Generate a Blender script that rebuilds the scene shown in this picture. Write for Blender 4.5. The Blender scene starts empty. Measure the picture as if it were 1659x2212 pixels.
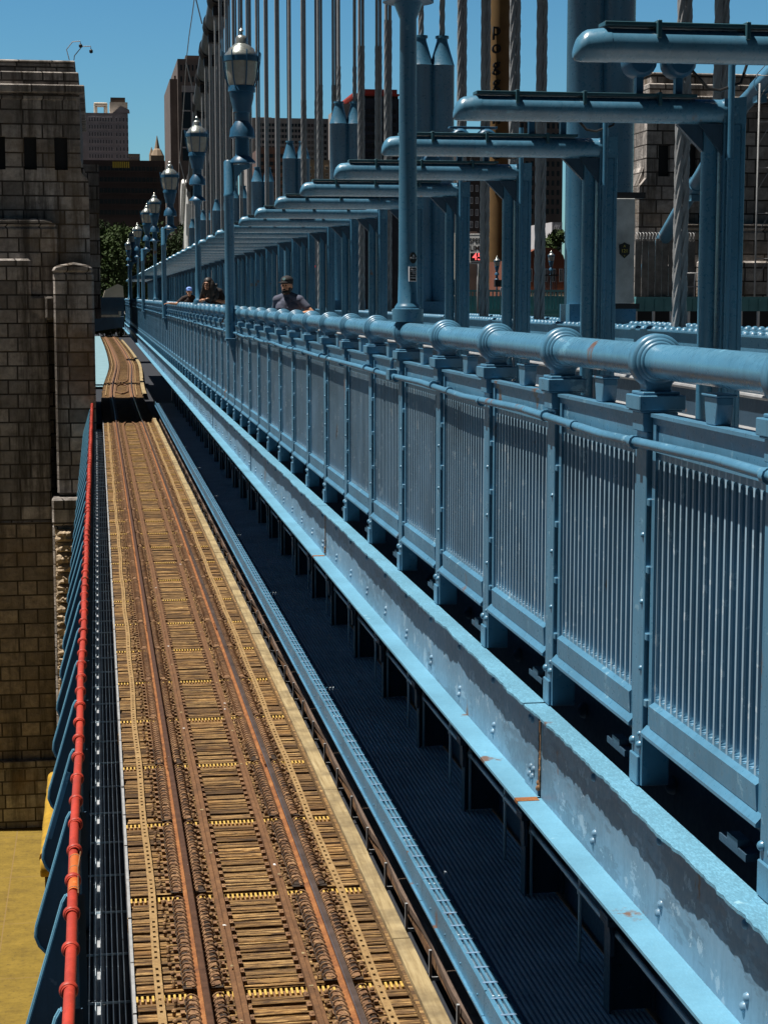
import bpy, bmesh, math, random
from mathutils import Vector, Matrix
random.seed(7)
C = bpy.context.scene.collection
R = random.uniform
E = 7.3                       # eye height above the sleepers

# ------------------------------------------------------------------ camera
FPX = 3900.0
PIT = math.atan((1106 - 640) / FPX)
YAW = math.atan((829.5 - 209) / FPX * math.cos(PIT))
sp, cp, ss, cs = math.sin(PIT), math.cos(PIT), math.sin(YAW), math.cos(YAW)
cF, cR, cU = (ss * cp, cs * cp, -sp), (cs, -ss, 0), (ss * sp, cs * sp, cp)
cam_d = bpy.data.cameras.new('camera')
cam_d.sensor_fit = 'AUTO'; cam_d.sensor_width = 36.0; cam_d.lens = 36.0 * FPX / 2212
cam_d.clip_start = 0.1; cam_d.clip_end = 12000
cam = bpy.data.objects.new('camera', cam_d); C.objects.link(cam)
cam.location = (0, 0, E); cam.rotation_euler = (math.pi / 2 - PIT, 0, -YAW)
bpy.context.scene.camera = cam

def W(px, py, Y):             # survey helper: a sight line met with the plane y = Y
    a = (px - 829.5) / FPX; b = (1106 - py) / FPX
    v = [cF[i] + a * cR[i] + b * cU[i] for i in range(3)]
    return v[0] / v[1] * Y, E + v[2] / v[1] * Y

# ------------------------------------------------------------------ light
SUN = Vector((-0.368, 0.045, 1.0)).normalized()
sun_d = bpy.data.lights.new('sun', 'SUN'); sun_d.energy = 5.0; sun_d.angle = math.radians(0.5)
sun_d.color = (1.0, 0.93, 0.84)
sun = bpy.data.objects.new('sun', sun_d); C.objects.link(sun)
sun.rotation_euler = SUN.to_track_quat('Z', 'Y').to_euler()
w = bpy.data.worlds.new('World'); bpy.context.scene.world = w; w.use_nodes = True
nt = w.node_tree; bg = nt.nodes['Background']
sky = nt.nodes.new('ShaderNodeTexSky'); sky.sky_type = 'NISHITA'; sky.sun_disc = False
sky.sun_elevation = math.asin(SUN.z); sky.sun_rotation = math.atan2(SUN.x, SUN.y)
sky.air_density = 1.0; sky.dust_density = 0.4; sky.ozone_density = 4.0
tint = nt.nodes.new('ShaderNodeMix'); tint.data_type = 'RGBA'; tint.blend_type = 'MULTIPLY'
tint.inputs[0].default_value = 1.0
tc = nt.nodes.new('ShaderNodeTexCoord'); sxyz = nt.nodes.new('ShaderNodeSeparateXYZ'); nt.links.new(tc.outputs['Generated'], sxyz.inputs[0])
grad = nt.nodes.new('ShaderNodeValToRGB'); nt.links.new(sxyz.outputs[2], grad.inputs[0])   # pale low sky, deep blue overhead
grad.color_ramp.elements[0].position = 0.0; grad.color_ramp.elements[0].color = (0.72, 1.12, 1.22, 1)
grad.color_ramp.elements[1].position = 0.75; grad.color_ramp.elements[1].color = (0.11, 0.19, 0.27, 1)
e_ = grad.color_ramp.elements.new(0.16); e_.color = (0.55, 1.02, 1.18, 1)
e_ = grad.color_ramp.elements.new(0.30); e_.color = (0.17, 0.30, 0.41, 1)
nt.links.new(grad.outputs[0], tint.inputs[7])
azi = nt.nodes.new('ShaderNodeMapRange'); nt.links.new(sxyz.outputs[1], azi.inputs[0])   # sky dimmed behind the camera to deepen shade on facing sides
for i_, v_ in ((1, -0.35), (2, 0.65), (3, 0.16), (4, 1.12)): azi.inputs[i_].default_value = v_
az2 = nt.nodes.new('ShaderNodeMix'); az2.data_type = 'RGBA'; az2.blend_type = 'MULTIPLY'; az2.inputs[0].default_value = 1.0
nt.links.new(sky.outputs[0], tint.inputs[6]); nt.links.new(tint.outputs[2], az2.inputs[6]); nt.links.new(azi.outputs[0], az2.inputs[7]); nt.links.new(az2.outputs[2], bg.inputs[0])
bg.inputs[1].default_value = 0.05
vs = bpy.context.scene.view_settings
vs.view_transform = 'Standard'; vs.look = 'None'; vs.exposure = 0.5; vs.gamma = 1.0

# ------------------------------------------------------------------ materials
class NT:
    def __init__(s, name):
        s.m = bpy.data.materials.new(name); s.m.use_nodes = True
        s.t = s.m.node_tree; s.b = s.t.nodes['Principled BSDF']
    def n(s, typ, **kw):
        o = s.t.nodes.new(typ)
        for k, v in kw.items():
            if k.startswith('i'):
                key = k[1:]
                o.inputs[int(key) if key.isdigit() else key.replace('_', ' ')].default_value = v
            else: setattr(o, k, v)
        return o
    def l(s, a, b): s.t.links.new(a, b)
    def ramp(s, fac, stops):
        r = s.n('ShaderNodeValToRGB'); s.l(fac, r.inputs[0])
        el = r.color_ramp.elements
        while len(el) < len(stops): el.new(0.5)
        for e, (p, c) in zip(el, stops):
            e.position = p; e.color = c if len(c) == 4 else (*c, 1)
        return r.outputs[0]
    def mix(s, fac, a, b, mode='MIX'):
        x = s.n('ShaderNodeMix', data_type='RGBA', blend_type=mode)
        for i, v in ((0, fac), (6, a), (7, b)):
            if hasattr(v, 'is_linked') or hasattr(v, 'links'): s.l(v, x.inputs[i])
            else: x.inputs[i].default_value = v if (i == 0) else (*v, 1)[:4]
        return x.outputs[2]
    def pos(s, scale=(1, 1, 1), obj=False):
        mp = s.n('ShaderNodeMapping'); mp.inputs['Scale'].default_value = scale
        if obj: s.l(s.n('ShaderNodeTexCoord').outputs['Object'], mp.inputs[0])
        else: s.l(s.n('ShaderNodeNewGeometry').outputs['Position'], mp.inputs[0])
        return mp.outputs[0]
    def noise(s, vec, scale, detail=5, rough=0.6):
        o = s.n('ShaderNodeTexNoise'); s.l(vec, o.inputs['Vector'])
        o.inputs['Scale'].default_value = scale; o.inputs['Detail'].default_value = detail
        o.inputs['Roughness'].default_value = rough
        return o.outputs['Fac']
    def bump(s, h, strength=0.3, dist=0.01):
        b = s.n('ShaderNodeBump'); b.inputs['Strength'].default_value = strength
        b.inputs['Distance'].default_value = dist
        s.l(h, b.inputs['Height']); s.l(b.outputs[0], s.b.inputs['Normal'])
    def end(s, col, rough=0.5, metal=0.0, spec=None):
        if hasattr(col, 'links'): s.l(col, s.b.inputs['Base Color'])
        else: s.b.inputs['Base Color'].default_value = (*col, 1)
        if hasattr(rough, 'links'): s.l(rough, s.b.inputs['Roughness'])
        else: s.b.inputs['Roughness'].default_value = rough
        s.b.inputs['Metallic'].default_value = metal
        if spec is not None: s.b.inputs['Specular IOR Level'].default_value = spec
        return s.m

def paint(name, base, rust=0.5, rough=0.38, chip=0.72, bs=0.25, streak=True, spec=0.5, speck=0.0, patch=0.0):
    s = NT(name); p = s.pos()
    big = s.noise(p, 1.3, 6); fine = s.noise(p, 26, 4); mid = s.noise(p, 7, 6, 0.7)
    col = s.mix(s.ramp(big, [(0.35, (0, 0, 0)), (0.7, (1, 1, 1))]), tuple(c * 0.82 for c in base), tuple(min(1, c * 1.15) for c in base))
    if streak:
        st = s.noise(s.pos((9, 9, 0.7)), 2.0, 6, 0.7)
        col = s.mix(s.ramp(st, [(0.5, (0, 0, 0)), (0.75, (0.45, 0.45, 0.45))]), col, tuple(c * 0.5 for c in base))
    if patch:
        pa = s.noise(s.pos((1.4, .8, 3.2)), 1.0, 9, 0.72)
        col = s.mix(s.ramp(pa, [(0.53, (0, 0, 0)), (0.55, (patch,) * 3)]), col, (base[0] * .62, base[1] * .60, base[2] * .60))
        pb = s.noise(s.pos((2.2, 1.9, 5)), 1.0, 9, 0.75)
        col = s.mix(s.ramp(pb, [(0.61, (0, 0, 0)), (0.625, (.8, .8, .8))]), col, (min(1, base[0] * 1.9), min(1, base[1] * 1.6), min(1, base[2] * 1.45)))
    if speck:
        sp_ = s.noise(s.pos((130, 45, 130)), 1.0, 4, 0.7)
        col = s.mix(s.ramp(sp_, [(0.42, (speck,) * 3), (0.58, (0, 0, 0))]), col, tuple(c * 0.55 for c in base))
        col = s.mix(s.ramp(sp_, [(0.5, (0, 0, 0)), (0.66, (speck,) * 3)]), col, tuple(min(1, c * 1.6) for c in base))
    pale = s.ramp(mid, [(chip - 0.07, (0, 0, 0)), (chip - 0.045, (1, 1, 1))])
    col = s.mix(pale, col, (base[0] * 1.6 + .04, base[1] * 1.35 + .03, base[2] * 1.2 + .03))
    rs = s.noise(s.pos((1, 1, .6)), 2.3, 6, 0.62)
    col = s.mix(s.ramp(rs, [(0.70 - 0.035 * rust, (0, 0, 0)), (0.735 - 0.035 * rust, (0.9, 0.9, 0.9))]), col, (0.16, 0.075, 0.03))
    s.bump(s.mix(0.5, fine, pale), bs, 0.004)
    rr = s.ramp(fine, [(0.3, (rough - .08,) * 3), (0.7, (rough + .14,) * 3)])
    return s.end(col, rr, 0, spec)

M = {}
M['blue'] = paint('bridge_paint', (0.076, 0.218, 0.345), spec=0.7, rust=1.0, chip=0.69, rough=0.32)
M['blue_post'] = paint('bridge_paint_post', (0.052, 0.178, 0.295), rust=0.6, chip=0.745, rough=0.3, spec=0.8)
M['blue_arm'] = paint('bridge_paint_arm', (0.08, 0.232, 0.36), rust=0.75, chip=0.745, rough=0.28, spec=0.8, patch=0.25)
M['blue_flange'] = paint('bridge_paint_flange', (0.135, 0.34, 0.48), rust=0.6, rough=0.42, bs=0.7, streak=False, speck=0.38)
M['blue_ledge'] = paint('bridge_paint_ledge', (0.135, 0.34, 0.48), rust=0.6, rough=0.4, bs=0.4, streak=False, speck=0.12)
M['blue_ridge_lit'] = paint('bridge_paint_ridge_lit', (0.30, 0.45, 0.57), rust=0.4, rough=0.34, bs=0.25, chip=0.67, spec=0.6)  # flute ridges only: sunlit highlight painted in along with chalky wear
M['blue_web'] = paint('bridge_paint_web', (0.15, 0.29, 0.42), rust=1.2, chip=0.67, patch=0.75, bs=0.2)
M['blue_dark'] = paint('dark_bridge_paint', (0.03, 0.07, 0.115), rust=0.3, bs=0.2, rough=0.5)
M['blue_deep'] = paint('saturated_blue_paint', (0.022, 0.105, 0.20), rust=0.0, bs=0.1, streak=False)
M['teal'] = paint('teal_paint', (0.10, 0.30, 0.33), rust=0.0, bs=0.1)
M['red'] = paint('red_pipe_paint', (0.42, 0.042, 0.022), rust=1.7, rough=0.5, bs=0.5, streak=True, patch=0.35)
M['orange'] = paint('orange_patch_paint', (0.55, 0.13, 0.02), rust=1.4, rough=0.5, streak=False)
M['tealdark'] = paint('dark_teal_paint', (0.03, 0.10, 0.13), rust=0.0, bs=0.1)
M['gratingbar'] = paint('grating_bar_paint', (0.66, 0.79, 0.88), rust=0.1, bs=0.1)

def simple(name, col, rough=0.6, metal=0.0, var=0.25, scale=12, bs=0.0, spec=None):
    s = NT(name); n = s.noise(s.pos(), scale, 6, 0.65)
    c = s.mix(s.ramp(n, [(0.3, (0, 0, 0)), (0.7, (1, 1, 1))]), tuple(x * (1 - var) for x in col), tuple(min(1, x * (1 + var)) for x in col))
    if bs: s.bump(n, bs, 0.01)
    return s.end(c, rough, metal, spec)
M['black'] = simple('black_steel', (0.012, 0.013, 0.016), 0.6)
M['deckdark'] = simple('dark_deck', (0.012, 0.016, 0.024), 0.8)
M['decknavy'] = simple('navy_pan', (0.15, 0.26, 0.40), 0.6)
M['rope'] = simple('galvanised_rope', (0.33, 0.34, 0.35), 0.42, 0.0, 0.15, 8)
M['cablegrey'] = simple('main_cable_paint', (0.10, 0.125, 0.145), 0.45, 0, 0.3, 2)
M['rubber'] = simple('black_rubber', (0.015, 0.015, 0.015), 0.5)
M['white'] = simple('white_paint', (0.72, 0.73, 0.72), 0.5, 0, 0.12, 5)
M['offwhite'] = simple('weathered_white_panel', (0.40, 0.42, 0.42), 0.55, 0, 0.35, 4)
M['grey'] = simple('grey_panel', (0.30, 0.31, 0.32), 0.55, 0, 0.25, 4)
M['greypanel_dark'] = simple('dark_grey_panel', (0.085, 0.075, 0.07), 0.5, 0, 0.3, 6)
M['brass'] = simple('yellow_steel', (0.55, 0.36, 0.09), 0.5, 0.0, 0.4, 20)
M['capmetal'] = simple('lamp_cap_metal', (0.42, 0.46, 0.44), 0.28, 0.7, 0.3, 25, 0.2)
s = NT('lamp_glass'); n_ = s.noise(s.pos((1, 1, 1)), 14, 3)
M['glass'] = s.end(s.mix(n_, (0.42, 0.40, 0.33), (0.62, 0.60, 0.52)), 0.25); s.b.inputs['Transmission Weight'].default_value = 0.25
M['steelhead'] = simple('worn_rail_head', (0.11, 0.058, 0.034), 0.38, 0.25, 0.35, 6)
M['steelbright'] = simple('polished_rail_head', (0.25, 0.19, 0.17), 0.25, 0.7, 0.35, 3)

def rustmat(name, a, b, c):
    s = NT(name); n1 = s.noise(s.pos(), 4, 8, 0.7); n2 = s.noise(s.pos(), 45, 4)
    col = s.ramp(n1, [(0.3, a), (0.5, b), (0.72, c)])
    col = s.mix(s.ramp(n2, [(0.5, (0, 0, 0)), (0.7, (.6, .6, .6))]), col, tuple(x * 0.45 for x in a))
    s.bump(n2, 0.5, 0.004); return s.end(col, 0.8)
M['rust'] = rustmat('rusty_rail', (0.11, 0.038, 0.012), (0.24, 0.088, 0.022), (0.34, 0.15, 0.045))
M['rustdark'] = rustmat('rusty_guard', (0.085, 0.040, 0.015), (0.135, 0.062, 0.023), (0.20, 0.10, 0.038))
M['rustclip'] = rustmat('rusty_clip', (0.06, 0.03, 0.016), (0.20, 0.105, 0.05), (0.38, 0.23, 0.11))
M['shadebase'] = rustmat('shaded_clip_base', (0.012, 0.008, 0.006), (0.03, 0.017, 0.01), (0.06, 0.032, 0.016))  # near-black tone paints the shaded gap under the clip loops
M['tan'] = rustmat('tan_cable_cover', (0.22, 0.135, 0.055), (0.29, 0.185, 0.075), (0.37, 0.25, 0.115))
M['cover'] = rustmat('brown_cover', (0.095, 0.062, 0.045), (0.13, 0.09, 0.066), (0.17, 0.12, 0.09))

s = NT('weathered_tie_wood'); oi = s.n('ShaderNodeObjectInfo')
off = s.n('ShaderNodeVectorMath', operation='ADD'); s.l(s.pos((1.6, 26, 26)), off.inputs[0])
g1 = s.noise(off.outputs[0], 1.5, 8, 0.75); g2 = s.noise(s.pos((5, 60, 60)), 1.0, 4)
g3 = s.noise(s.pos((1, 1, 1)), 1.1, 5)
col = s.ramp(g1, [(0.34, (0.014, 0.009, 0.005)), (0.45, (0.12, 0.066, 0.026)), (0.55, (0.38, 0.235, 0.088)), (0.68, (0.78, 0.56, 0.27))])
g4 = s.noise(s.pos((.9, .35, 1)), 1.0, 5); tone = s.ramp(oi.outputs['Random'], [(0.0, (0.30, 0.25, 0.2)), (0.25, (0.75, 0.68, 0.58)), (0.6, (0.9, 0.88, 0.85)), (1.0, (1.2, 1.12, 1.0))])
col = s.mix(1.0, col, tone, 'MULTIPLY')
col = s.mix(s.ramp(g2, [(0.52, (0, 0, 0)), (0.62, (.85, .85, .85))]), col, (0.03, 0.015, 0.007))
col = s.mix(s.ramp(g3, [(0.55, (0, 0, 0)), (0.75, (.5, .5, .5))]), col, (0.30, 0.14, 0.03))
col = s.mix(s.ramp(g4, [(0.5, (0, 0, 0)), (0.72, (.6, .6, .6))]), col, (0.07, 0.04, 0.02)); s.bump(g1, 0.8, 0.02); M['tie'] = s.end(col, 0.85)
s = NT('kerb_timber'); g1 = s.noise(s.pos((14, 0.8, 3)), 1.5, 7, 0.7); g2 = s.noise(s.pos(), 1.5, 6)
col = s.ramp(g1, [(0.3, (0.20, 0.145, 0.065)), (0.5, (0.33, 0.255, 0.13)), (0.7, (0.42, 0.34, 0.19))])
col = s.mix(s.ramp(g2, [(0.45, (0, 0, 0)), (0.65, (.8, .8, .8))]), col, (0.14, 0.105, 0.055))
s.bump(g1, 0.4, 0.01); M['kerb'] = s.end(col, 0.85)

def stonemat(name, a, b, mortar, bw, rh, rough_bump, stain=True):
    s = NT(name); geo = s.n('ShaderNodeNewGeometry'); sx = s.n('ShaderNodeSeparateXYZ'); s.l(geo.outputs['Position'], sx.inputs[0])
    ad = s.n('ShaderNodeMath', operation='ADD'); s.l(sx.outputs[0], ad.inputs[0]); s.l(sx.outputs[1], ad.inputs[1])
    cb = s.n('ShaderNodeCombineXYZ'); s.l(ad.outputs[0], cb.inputs[0]); s.l(sx.outputs[2], cb.inputs[1])
    ds = s.noise(s.pos(), 0.8, 3)
    br = s.n('ShaderNodeTexBrick'); s.l(cb.outputs[0], br.inputs['Vector'])
    br.offset = 0.37; br.offset_frequency = 2; br.squash = 0.62; br.squash_frequency = 2
    for k, v in (('Scale', 1.0), ('Mortar Size', 0.05), ('Mortar Smooth', 0.3), ('Bias', 0.0), ('Brick Width', bw), ('Row Height', rh)):
        br.inputs[k].default_value = v
    br.inputs['Color1'].default_value = (*a, 1); br.inputs['Color2'].default_value = (*b, 1); br.inputs['Mortar'].default_value = (*mortar, 1)
    n1 = s.noise(s.pos(), 1.7, 9, 0.72); n2 = s.noise(s.pos(), 0.22, 5)
    col = s.mix(s.ramp(n1, [(0.35, (0.75, 0.75, 0.75)), (0.65, (0, 0, 0))]), br.outputs['Color'], tuple(x * 0.5 for x in a))
    if stain:
        st = s.noise(s.pos((0.9, 0.9, 0.09)), 1.0, 6, 0.7)
        col = s.mix(s.ramp(st, [(0.47, (0, 0, 0)), (0.62, (.85, .85, .85))]), col, (0.05, 0.042, 0.034))
        col = s.mix(s.ramp(n2, [(0.52, (0, 0, 0)), (0.72, (.6, .6, .6))]), col, (0.24, 0.155, 0.07))
    h = s.mix(0.55, br.outputs['Fac'], n1)
    inv = s.n('ShaderNodeMath', operation='SUBTRACT'); inv.inputs[0].default_value = 1.0; s.l(br.outputs['Fac'], inv.inputs[1])
    hh = s.n('ShaderNodeMath', operation='MULTIPLY_ADD'); s.l(n1, hh.inputs[0]); hh.inputs[1].default_value = rough_bump; s.l(inv.outputs[0], hh.inputs[2])
    s.bump(hh.outputs[0], 0.9, 0.12)
    return s.end(col, 0.9)
M['stone'] = stonemat('granite_ashlar', (0.25, 0.23, 0.215), (0.66, 0.61, 0.57), (0.02, 0.016, 0.013), 1.9, 0.82, 0.9)
M['stonerough'] = stonemat('rock_faced_granite', (0.27, 0.225, 0.175), (0.56, 0.47, 0.37), (0.022, 0.017, 0.012), 1.8, 0.85, 2.6)
M['stoneplain'] = simple('dressed_granite', (0.42, 0.36, 0.28), 0.9, 0, 0.3, 3, 0.4)
M['stonelight'] = simple('rough_granite', (0.40, 0.31, 0.21), 0.95, 0, 0.4, 2.5, 0.8)
M['yellowcap'] = simple('lichen_yellow_coping', (0.36, 0.215, 0.015), 0.9, 0, 0.3, 1.5, 0.4)

s = NT('ochre_pavement'); n1 = s.noise(s.pos(), 0.9, 10, 0.78); n2 = s.noise(s.pos((0.5, 2.0, 1)), 1.6, 9, 0.8)
col = s.ramp(n1, [(0.3, (0.10, 0.062, 0.005)), (0.5, (0.175, 0.115, 0.009)), (0.7, (0.235, 0.155, 0.016))])
col = s.mix(s.ramp(n2, [(0.45, (0, 0, 0)), (0.7, (.6, .6, .6))]), col, (0.26, 0.175, 0.025))
br = s.n('ShaderNodeTexBrick'); s.l(s.pos(), br.inputs['Vector']); br.offset = 0.0
for k, v in (('Scale', 1.0), ('Mortar Size', 0.03), ('Brick Width', 2.6), ('Row Height', 7.5)): br.inputs[k].default_value = v
col = s.mix(br.outputs['Fac'], col, (0.20, 0.13, 0.04)); n3 = s.noise(s.pos(), 5.0, 6, 0.7); col = s.mix(s.ramp(n3, [(0.55, (0, 0, 0)), (0.68, (.7, .7, .7))]), col, (0.06, 0.04, 0.008)); s.bump(n2, 0.4, 0.05)
M['ground'] = s.end(col, 0.9)
M['asphalt'] = simple('asphalt', (0.055, 0.055, 0.058), 0.9, 0, 0.2, 20, 0.2)
M['concrete'] = simple('walkway_concrete', (0.30, 0.30, 0.29), 0.85, 0, 0.2, 4)
M['paleslab'] = simple('pale_slab', (0.17, 0.30, 0.35), 0.8, 0, 0.15, 1)
M['hill'] = simple('wooded_hills', (0.035, 0.085, 0.09), 0.95, 0, 0.3, 0.02)  # bluish foliage tone paints in distance haze
def leafmat(name, a, b):
    s = NT(name); oi = s.noise(s.pos(), 0.9, 3)
    s.b.inputs['Subsurface Weight'].default_value = 0.0
    return s.end(s.mix(oi, a, b), 0.7, 0, 0.15)
M['leaf'] = leafmat('leaves', (0.016, 0.032, 0.010), (0.045, 0.075, 0.018))
M['leaf2'] = leafmat('dark_leaves', (0.010, 0.022, 0.008), (0.026, 0.048, 0.013))
M['bark'] = simple('bark', (0.08, 0.06, 0.04), 0.9)
for nm, c in dict(pale=(0.40, 0.38, 0.40), brown=(0.062, 0.05, 0.05), tower=(0.16, 0.13, 0.12), gridb=(0.36, 0.335, 0.325), navy=(0.045, 0.06, 0.09),
                  redbrick=(0.20, 0.065, 0.035), tanb=(0.30, 0.23, 0.16), dullbrick=(0.15, 0.09, 0.075), darkb=(0.05, 0.04, 0.038), cream=(0.62, 0.56, 0.46), chimney=(0.17, 0.10, 0.035), red2=(0.45, 0.05, 0.04)).items():
    M[nm] = simple('wall_' + nm, c, 0.85, 0, 0.22, 0.35)
M['pane'] = simple('window_glass', (0.02, 0.025, 0.032), 0.12, 0, 0.2, 0.2)
M['winwhite'] = simple('window_white', (0.66, 0.66, 0.70), 0.6, 0, 0.1, 1)
M['letter'] = simple('black_lettering', (0.012, 0.011, 0.01), 0.8)
M['skin'] = simple('skin', (0.58, 0.30, 0.18), 0.5, 0, 0.12, 20)
M['skin2'] = simple('skin_dark', (0.34, 0.17, 0.10), 0.5, 0, 0.12, 20)
M['hair'] = simple('dark_hair', (0.012, 0.008, 0.006), 0.5, 0, 0.3, 60, 0.6)
M['hairbrown'] = simple('brown_hair', (0.16, 0.09, 0.045), 0.6, 0, 0.3, 60, 0.6)
M['shirt'] = simple('navy_heather_shirt', (0.085, 0.095, 0.14), 0.9, 0, 0.25, 60, 0.2)
M['dark_shirt'] = simple('dark_shirt', (0.014, 0.012, 0.014), 0.9, 0, 0.25, 60)
M['brown_shirt'] = simple('dark_brown_shirt', (0.03, 0.02, 0.018), 0.9, 0, 0.25, 60)
M['trouser'] = simple('denim', (0.04, 0.05, 0.08), 0.9)
M['capblack'] = simple('black_cap', (0.014, 0.014, 0.016), 0.8)
M['capblue'] = simple('light_blue_cap', (0.20, 0.34, 0.75), 0.8, 0, 0.1, 40)
M['badge'] = simple('pale_badge', (0.30, 0.50, 0.52), 0.6)
M['stickerblack'] = simple('sticker_black', (0.01, 0.01, 0.01), 0.4)
M['stickerwhite'] = simple('sticker_white', (0.66, 0.66, 0.70), 0.4, 0, 0.05)
M['gold'] = simple('gold_print', (0.55, 0.44, 0.05), 0.5, 0, 0.05)
M['redprint'] = simple('sign_red', (0.75, 0.16, 0.16), 0.5, 0, 0.05)
M['fence'] = simple('grey_sheet_steel', (0.20, 0.195, 0.185), 0.55, 0.2, 0.55, 0.9)
M['yellowbag'] = simple('yellow_board', (0.65, 0.42, 0.03), 0.6)
def emit(name, col, st):
    s = NT(name); s.b.inputs['Emission Color'].default_value = (*col, 1); s.b.inputs['Emission Strength'].default_value = st
    return s.end(col, 0.4)
M['redlamp'] = emit('red_signal', (1.0, 0.03, 0.02), 1.6); M['greenlamp'] = emit('green_signal', (0.02, 0.8, 0.45), 1.2)
M['leddigit'] = emit('red_led', (1.0, 0.12, 0.12), 1.0)

# ------------------------------------------------------------------ mesh builder
class MB:
    def __init__(s): s.v = []; s.f = []; s.m = []; s.sm = []
    def add(s, vs_, fs, m=0, smooth=False):
        o = len(s.v); s.v += [tuple(v) for v in vs_]
        for f in fs: s.f.append([i + o for i in f]); s.m.append(m); s.sm.append(smooth)
    def box(s, x0, x1, y0, y1, z0, z1, m=0):
        if x0 > x1: x0, x1 = x1, x0
        if y0 > y1: y0, y1 = y1, y0
        if z0 > z1: z0, z1 = z1, z0
        v = [(x, y, z) for z in (z0, z1) for y in (y0, y1) for x in (x0, x1)]
        s.add(v, [(0, 2, 3, 1), (4, 5, 7, 6), (0, 1, 5, 4), (2, 6, 7, 3), (0, 4, 6, 2), (1, 3, 7, 5)], m)
    def tube(s, pts, r, n=12, m=0, cap=True, smooth=True):
        pts = [Vector(p) for p in pts]; k = len(pts)
        rs = r if isinstance(r, (list, tuple)) else [r] * k
        up = None; rings = []
        for i, p in enumerate(pts):
            t = (pts[min(i + 1, k - 1)] - pts[max(i - 1, 0)]).normalized()
            if up is None: up = Vector((0, 0, 1)) if abs(t.z) < 0.9 else Vector((1, 0, 0))
            a = t.cross(up).normalized(); b = a.cross(t).normalized(); up = b
            rings.append([p + (a * math.cos(2 * math.pi * j / n) + b * math.sin(2 * math.pi * j / n)) * rs[i] for j in range(n)])
        s.add([q for g in rings for q in g], [(i * n + j, i * n + (j + 1) % n, (i + 1) * n + (j + 1) % n, (i + 1) * n + j) for i in range(k - 1) for j in range(n)], m, smooth)
        if cap:
            s.add(rings[0], [list(range(n))[::-1]], m); s.add(rings[-1], [list(range(n))], m)
    def cyl(s, p0, p1, r, n=12, m=0): s.tube([p0, p1], r, n, m)
    def lathe(s, prof, c=(0, 0, 0), n=20, m=0, smooth=True):
        vs_ = [(c[0] + r * math.cos(2 * math.pi * j / n), c[1] + r * math.sin(2 * math.pi * j / n), c[2] + z) for r, z in prof for j in range(n)]
        fs = [(i * n + j, i * n + (j + 1) % n, (i + 1) * n + (j + 1) % n, (i + 1) * n + j) for i in range(len(prof) - 1) for j in range(n)]
        s.add(vs_, fs, m, smooth)
        s.add(vs_[-n:], [list(range(n))], m); s.add(vs_[:n], [list(range(n))[::-1]], m)
    def prism(s, poly, ax, a0, a1, m=0):
        def P(u, w_, a): return {'x': (a, u, w_), 'y': (u, a, w_), 'z': (u, w_, a)}[ax]
        k = len(poly); v = [P(u, w_, a0) for u, w_ in poly] + [P(u, w_, a1) for u, w_ in poly]
        s.add(v, [list(range(k)), list(range(2 * k - 1, k - 1, -1))] + [(i, i + k, (i + 1) % k + k, (i + 1) % k) for i in range(k)], m)
    def ring(s, c, R_, r, y0, y1, n=28, m=0, lip=0.3):  # collar about the y axis
        prof = [(R_ - r, y0), (R_ - r * 0.35, y0), (R_, y0 + (y1 - y0) * lip), (R_, y1 - (y1 - y0) * lip), (R_ - r * .35, y1), (R_ - r, y1)]
        vs_ = [(c[0] + q * math.cos(2 * math.pi * j / n), c[1] + y, c[2] + q * math.sin(2 * math.pi * j / n)) for q, y in prof for j in range(n)]
        s.add(vs_, [(i * n + (j + 1) % n, i * n + j, (i + 1) * n + j, (i + 1) * n + (j + 1) % n) for i in range(5) for j in range(n)], m, True)
    def dome(s, c, nrm, r, m=0, n=8):
        nrm = Vector(nrm).normalized(); a = nrm.orthogonal().normalized(); b = nrm.cross(a); c = Vector(c); v = []
        for t in (0.0, 0.6, 1.1):
            v += [c + (a * math.cos(2 * math.pi * j / n) + b * math.sin(2 * math.pi * j / n)) * r * math.cos(t) + nrm * r * 0.8 * math.sin(t) for j in range(n)]
        v.append(c + nrm * r * .8)
        s.add(v, [(i * n + j, i * n + (j + 1) % n, (i + 1) * n + (j + 1) % n, (i + 1) * n + j) for i in range(2) for j in range(n)] + [(2 * n + j, 2 * n + (j + 1) % n, 3 * n) for j in range(n)], m, True)
    def mesh(s, name, mats, bevel=0.0):
        me = bpy.data.meshes.new(name); me.from_pydata(s.v, [], s.f)
        for k in mats: me.materials.append(M[k] if isinstance(k, str) else k)
        me.polygons.foreach_set('material_index', s.m); me.polygons.foreach_set('use_smooth', s.sm)
        bm = bmesh.new(); bm.from_mesh(me)
        bmesh.ops.remove_doubles(bm, verts=bm.verts, dist=1e-5)
        bmesh.ops.recalc_face_normals(bm, faces=bm.faces)
        if bevel:
            ed = [e for e in bm.edges if len(e.link_faces) == 2 and e.calc_face_angle(0) > 0.7]
            bmesh.ops.bevel(bm, geom=ed, offset=bevel, segments=1, affect='EDGES', clamp_overlap=True)
        for e in bm.edges:
            if len(e.link_faces) == 2 and e.calc_face_angle(0) > 0.75: e.smooth = False
        bm.to_mesh(me); bm.free(); me.update()
        return me

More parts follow.
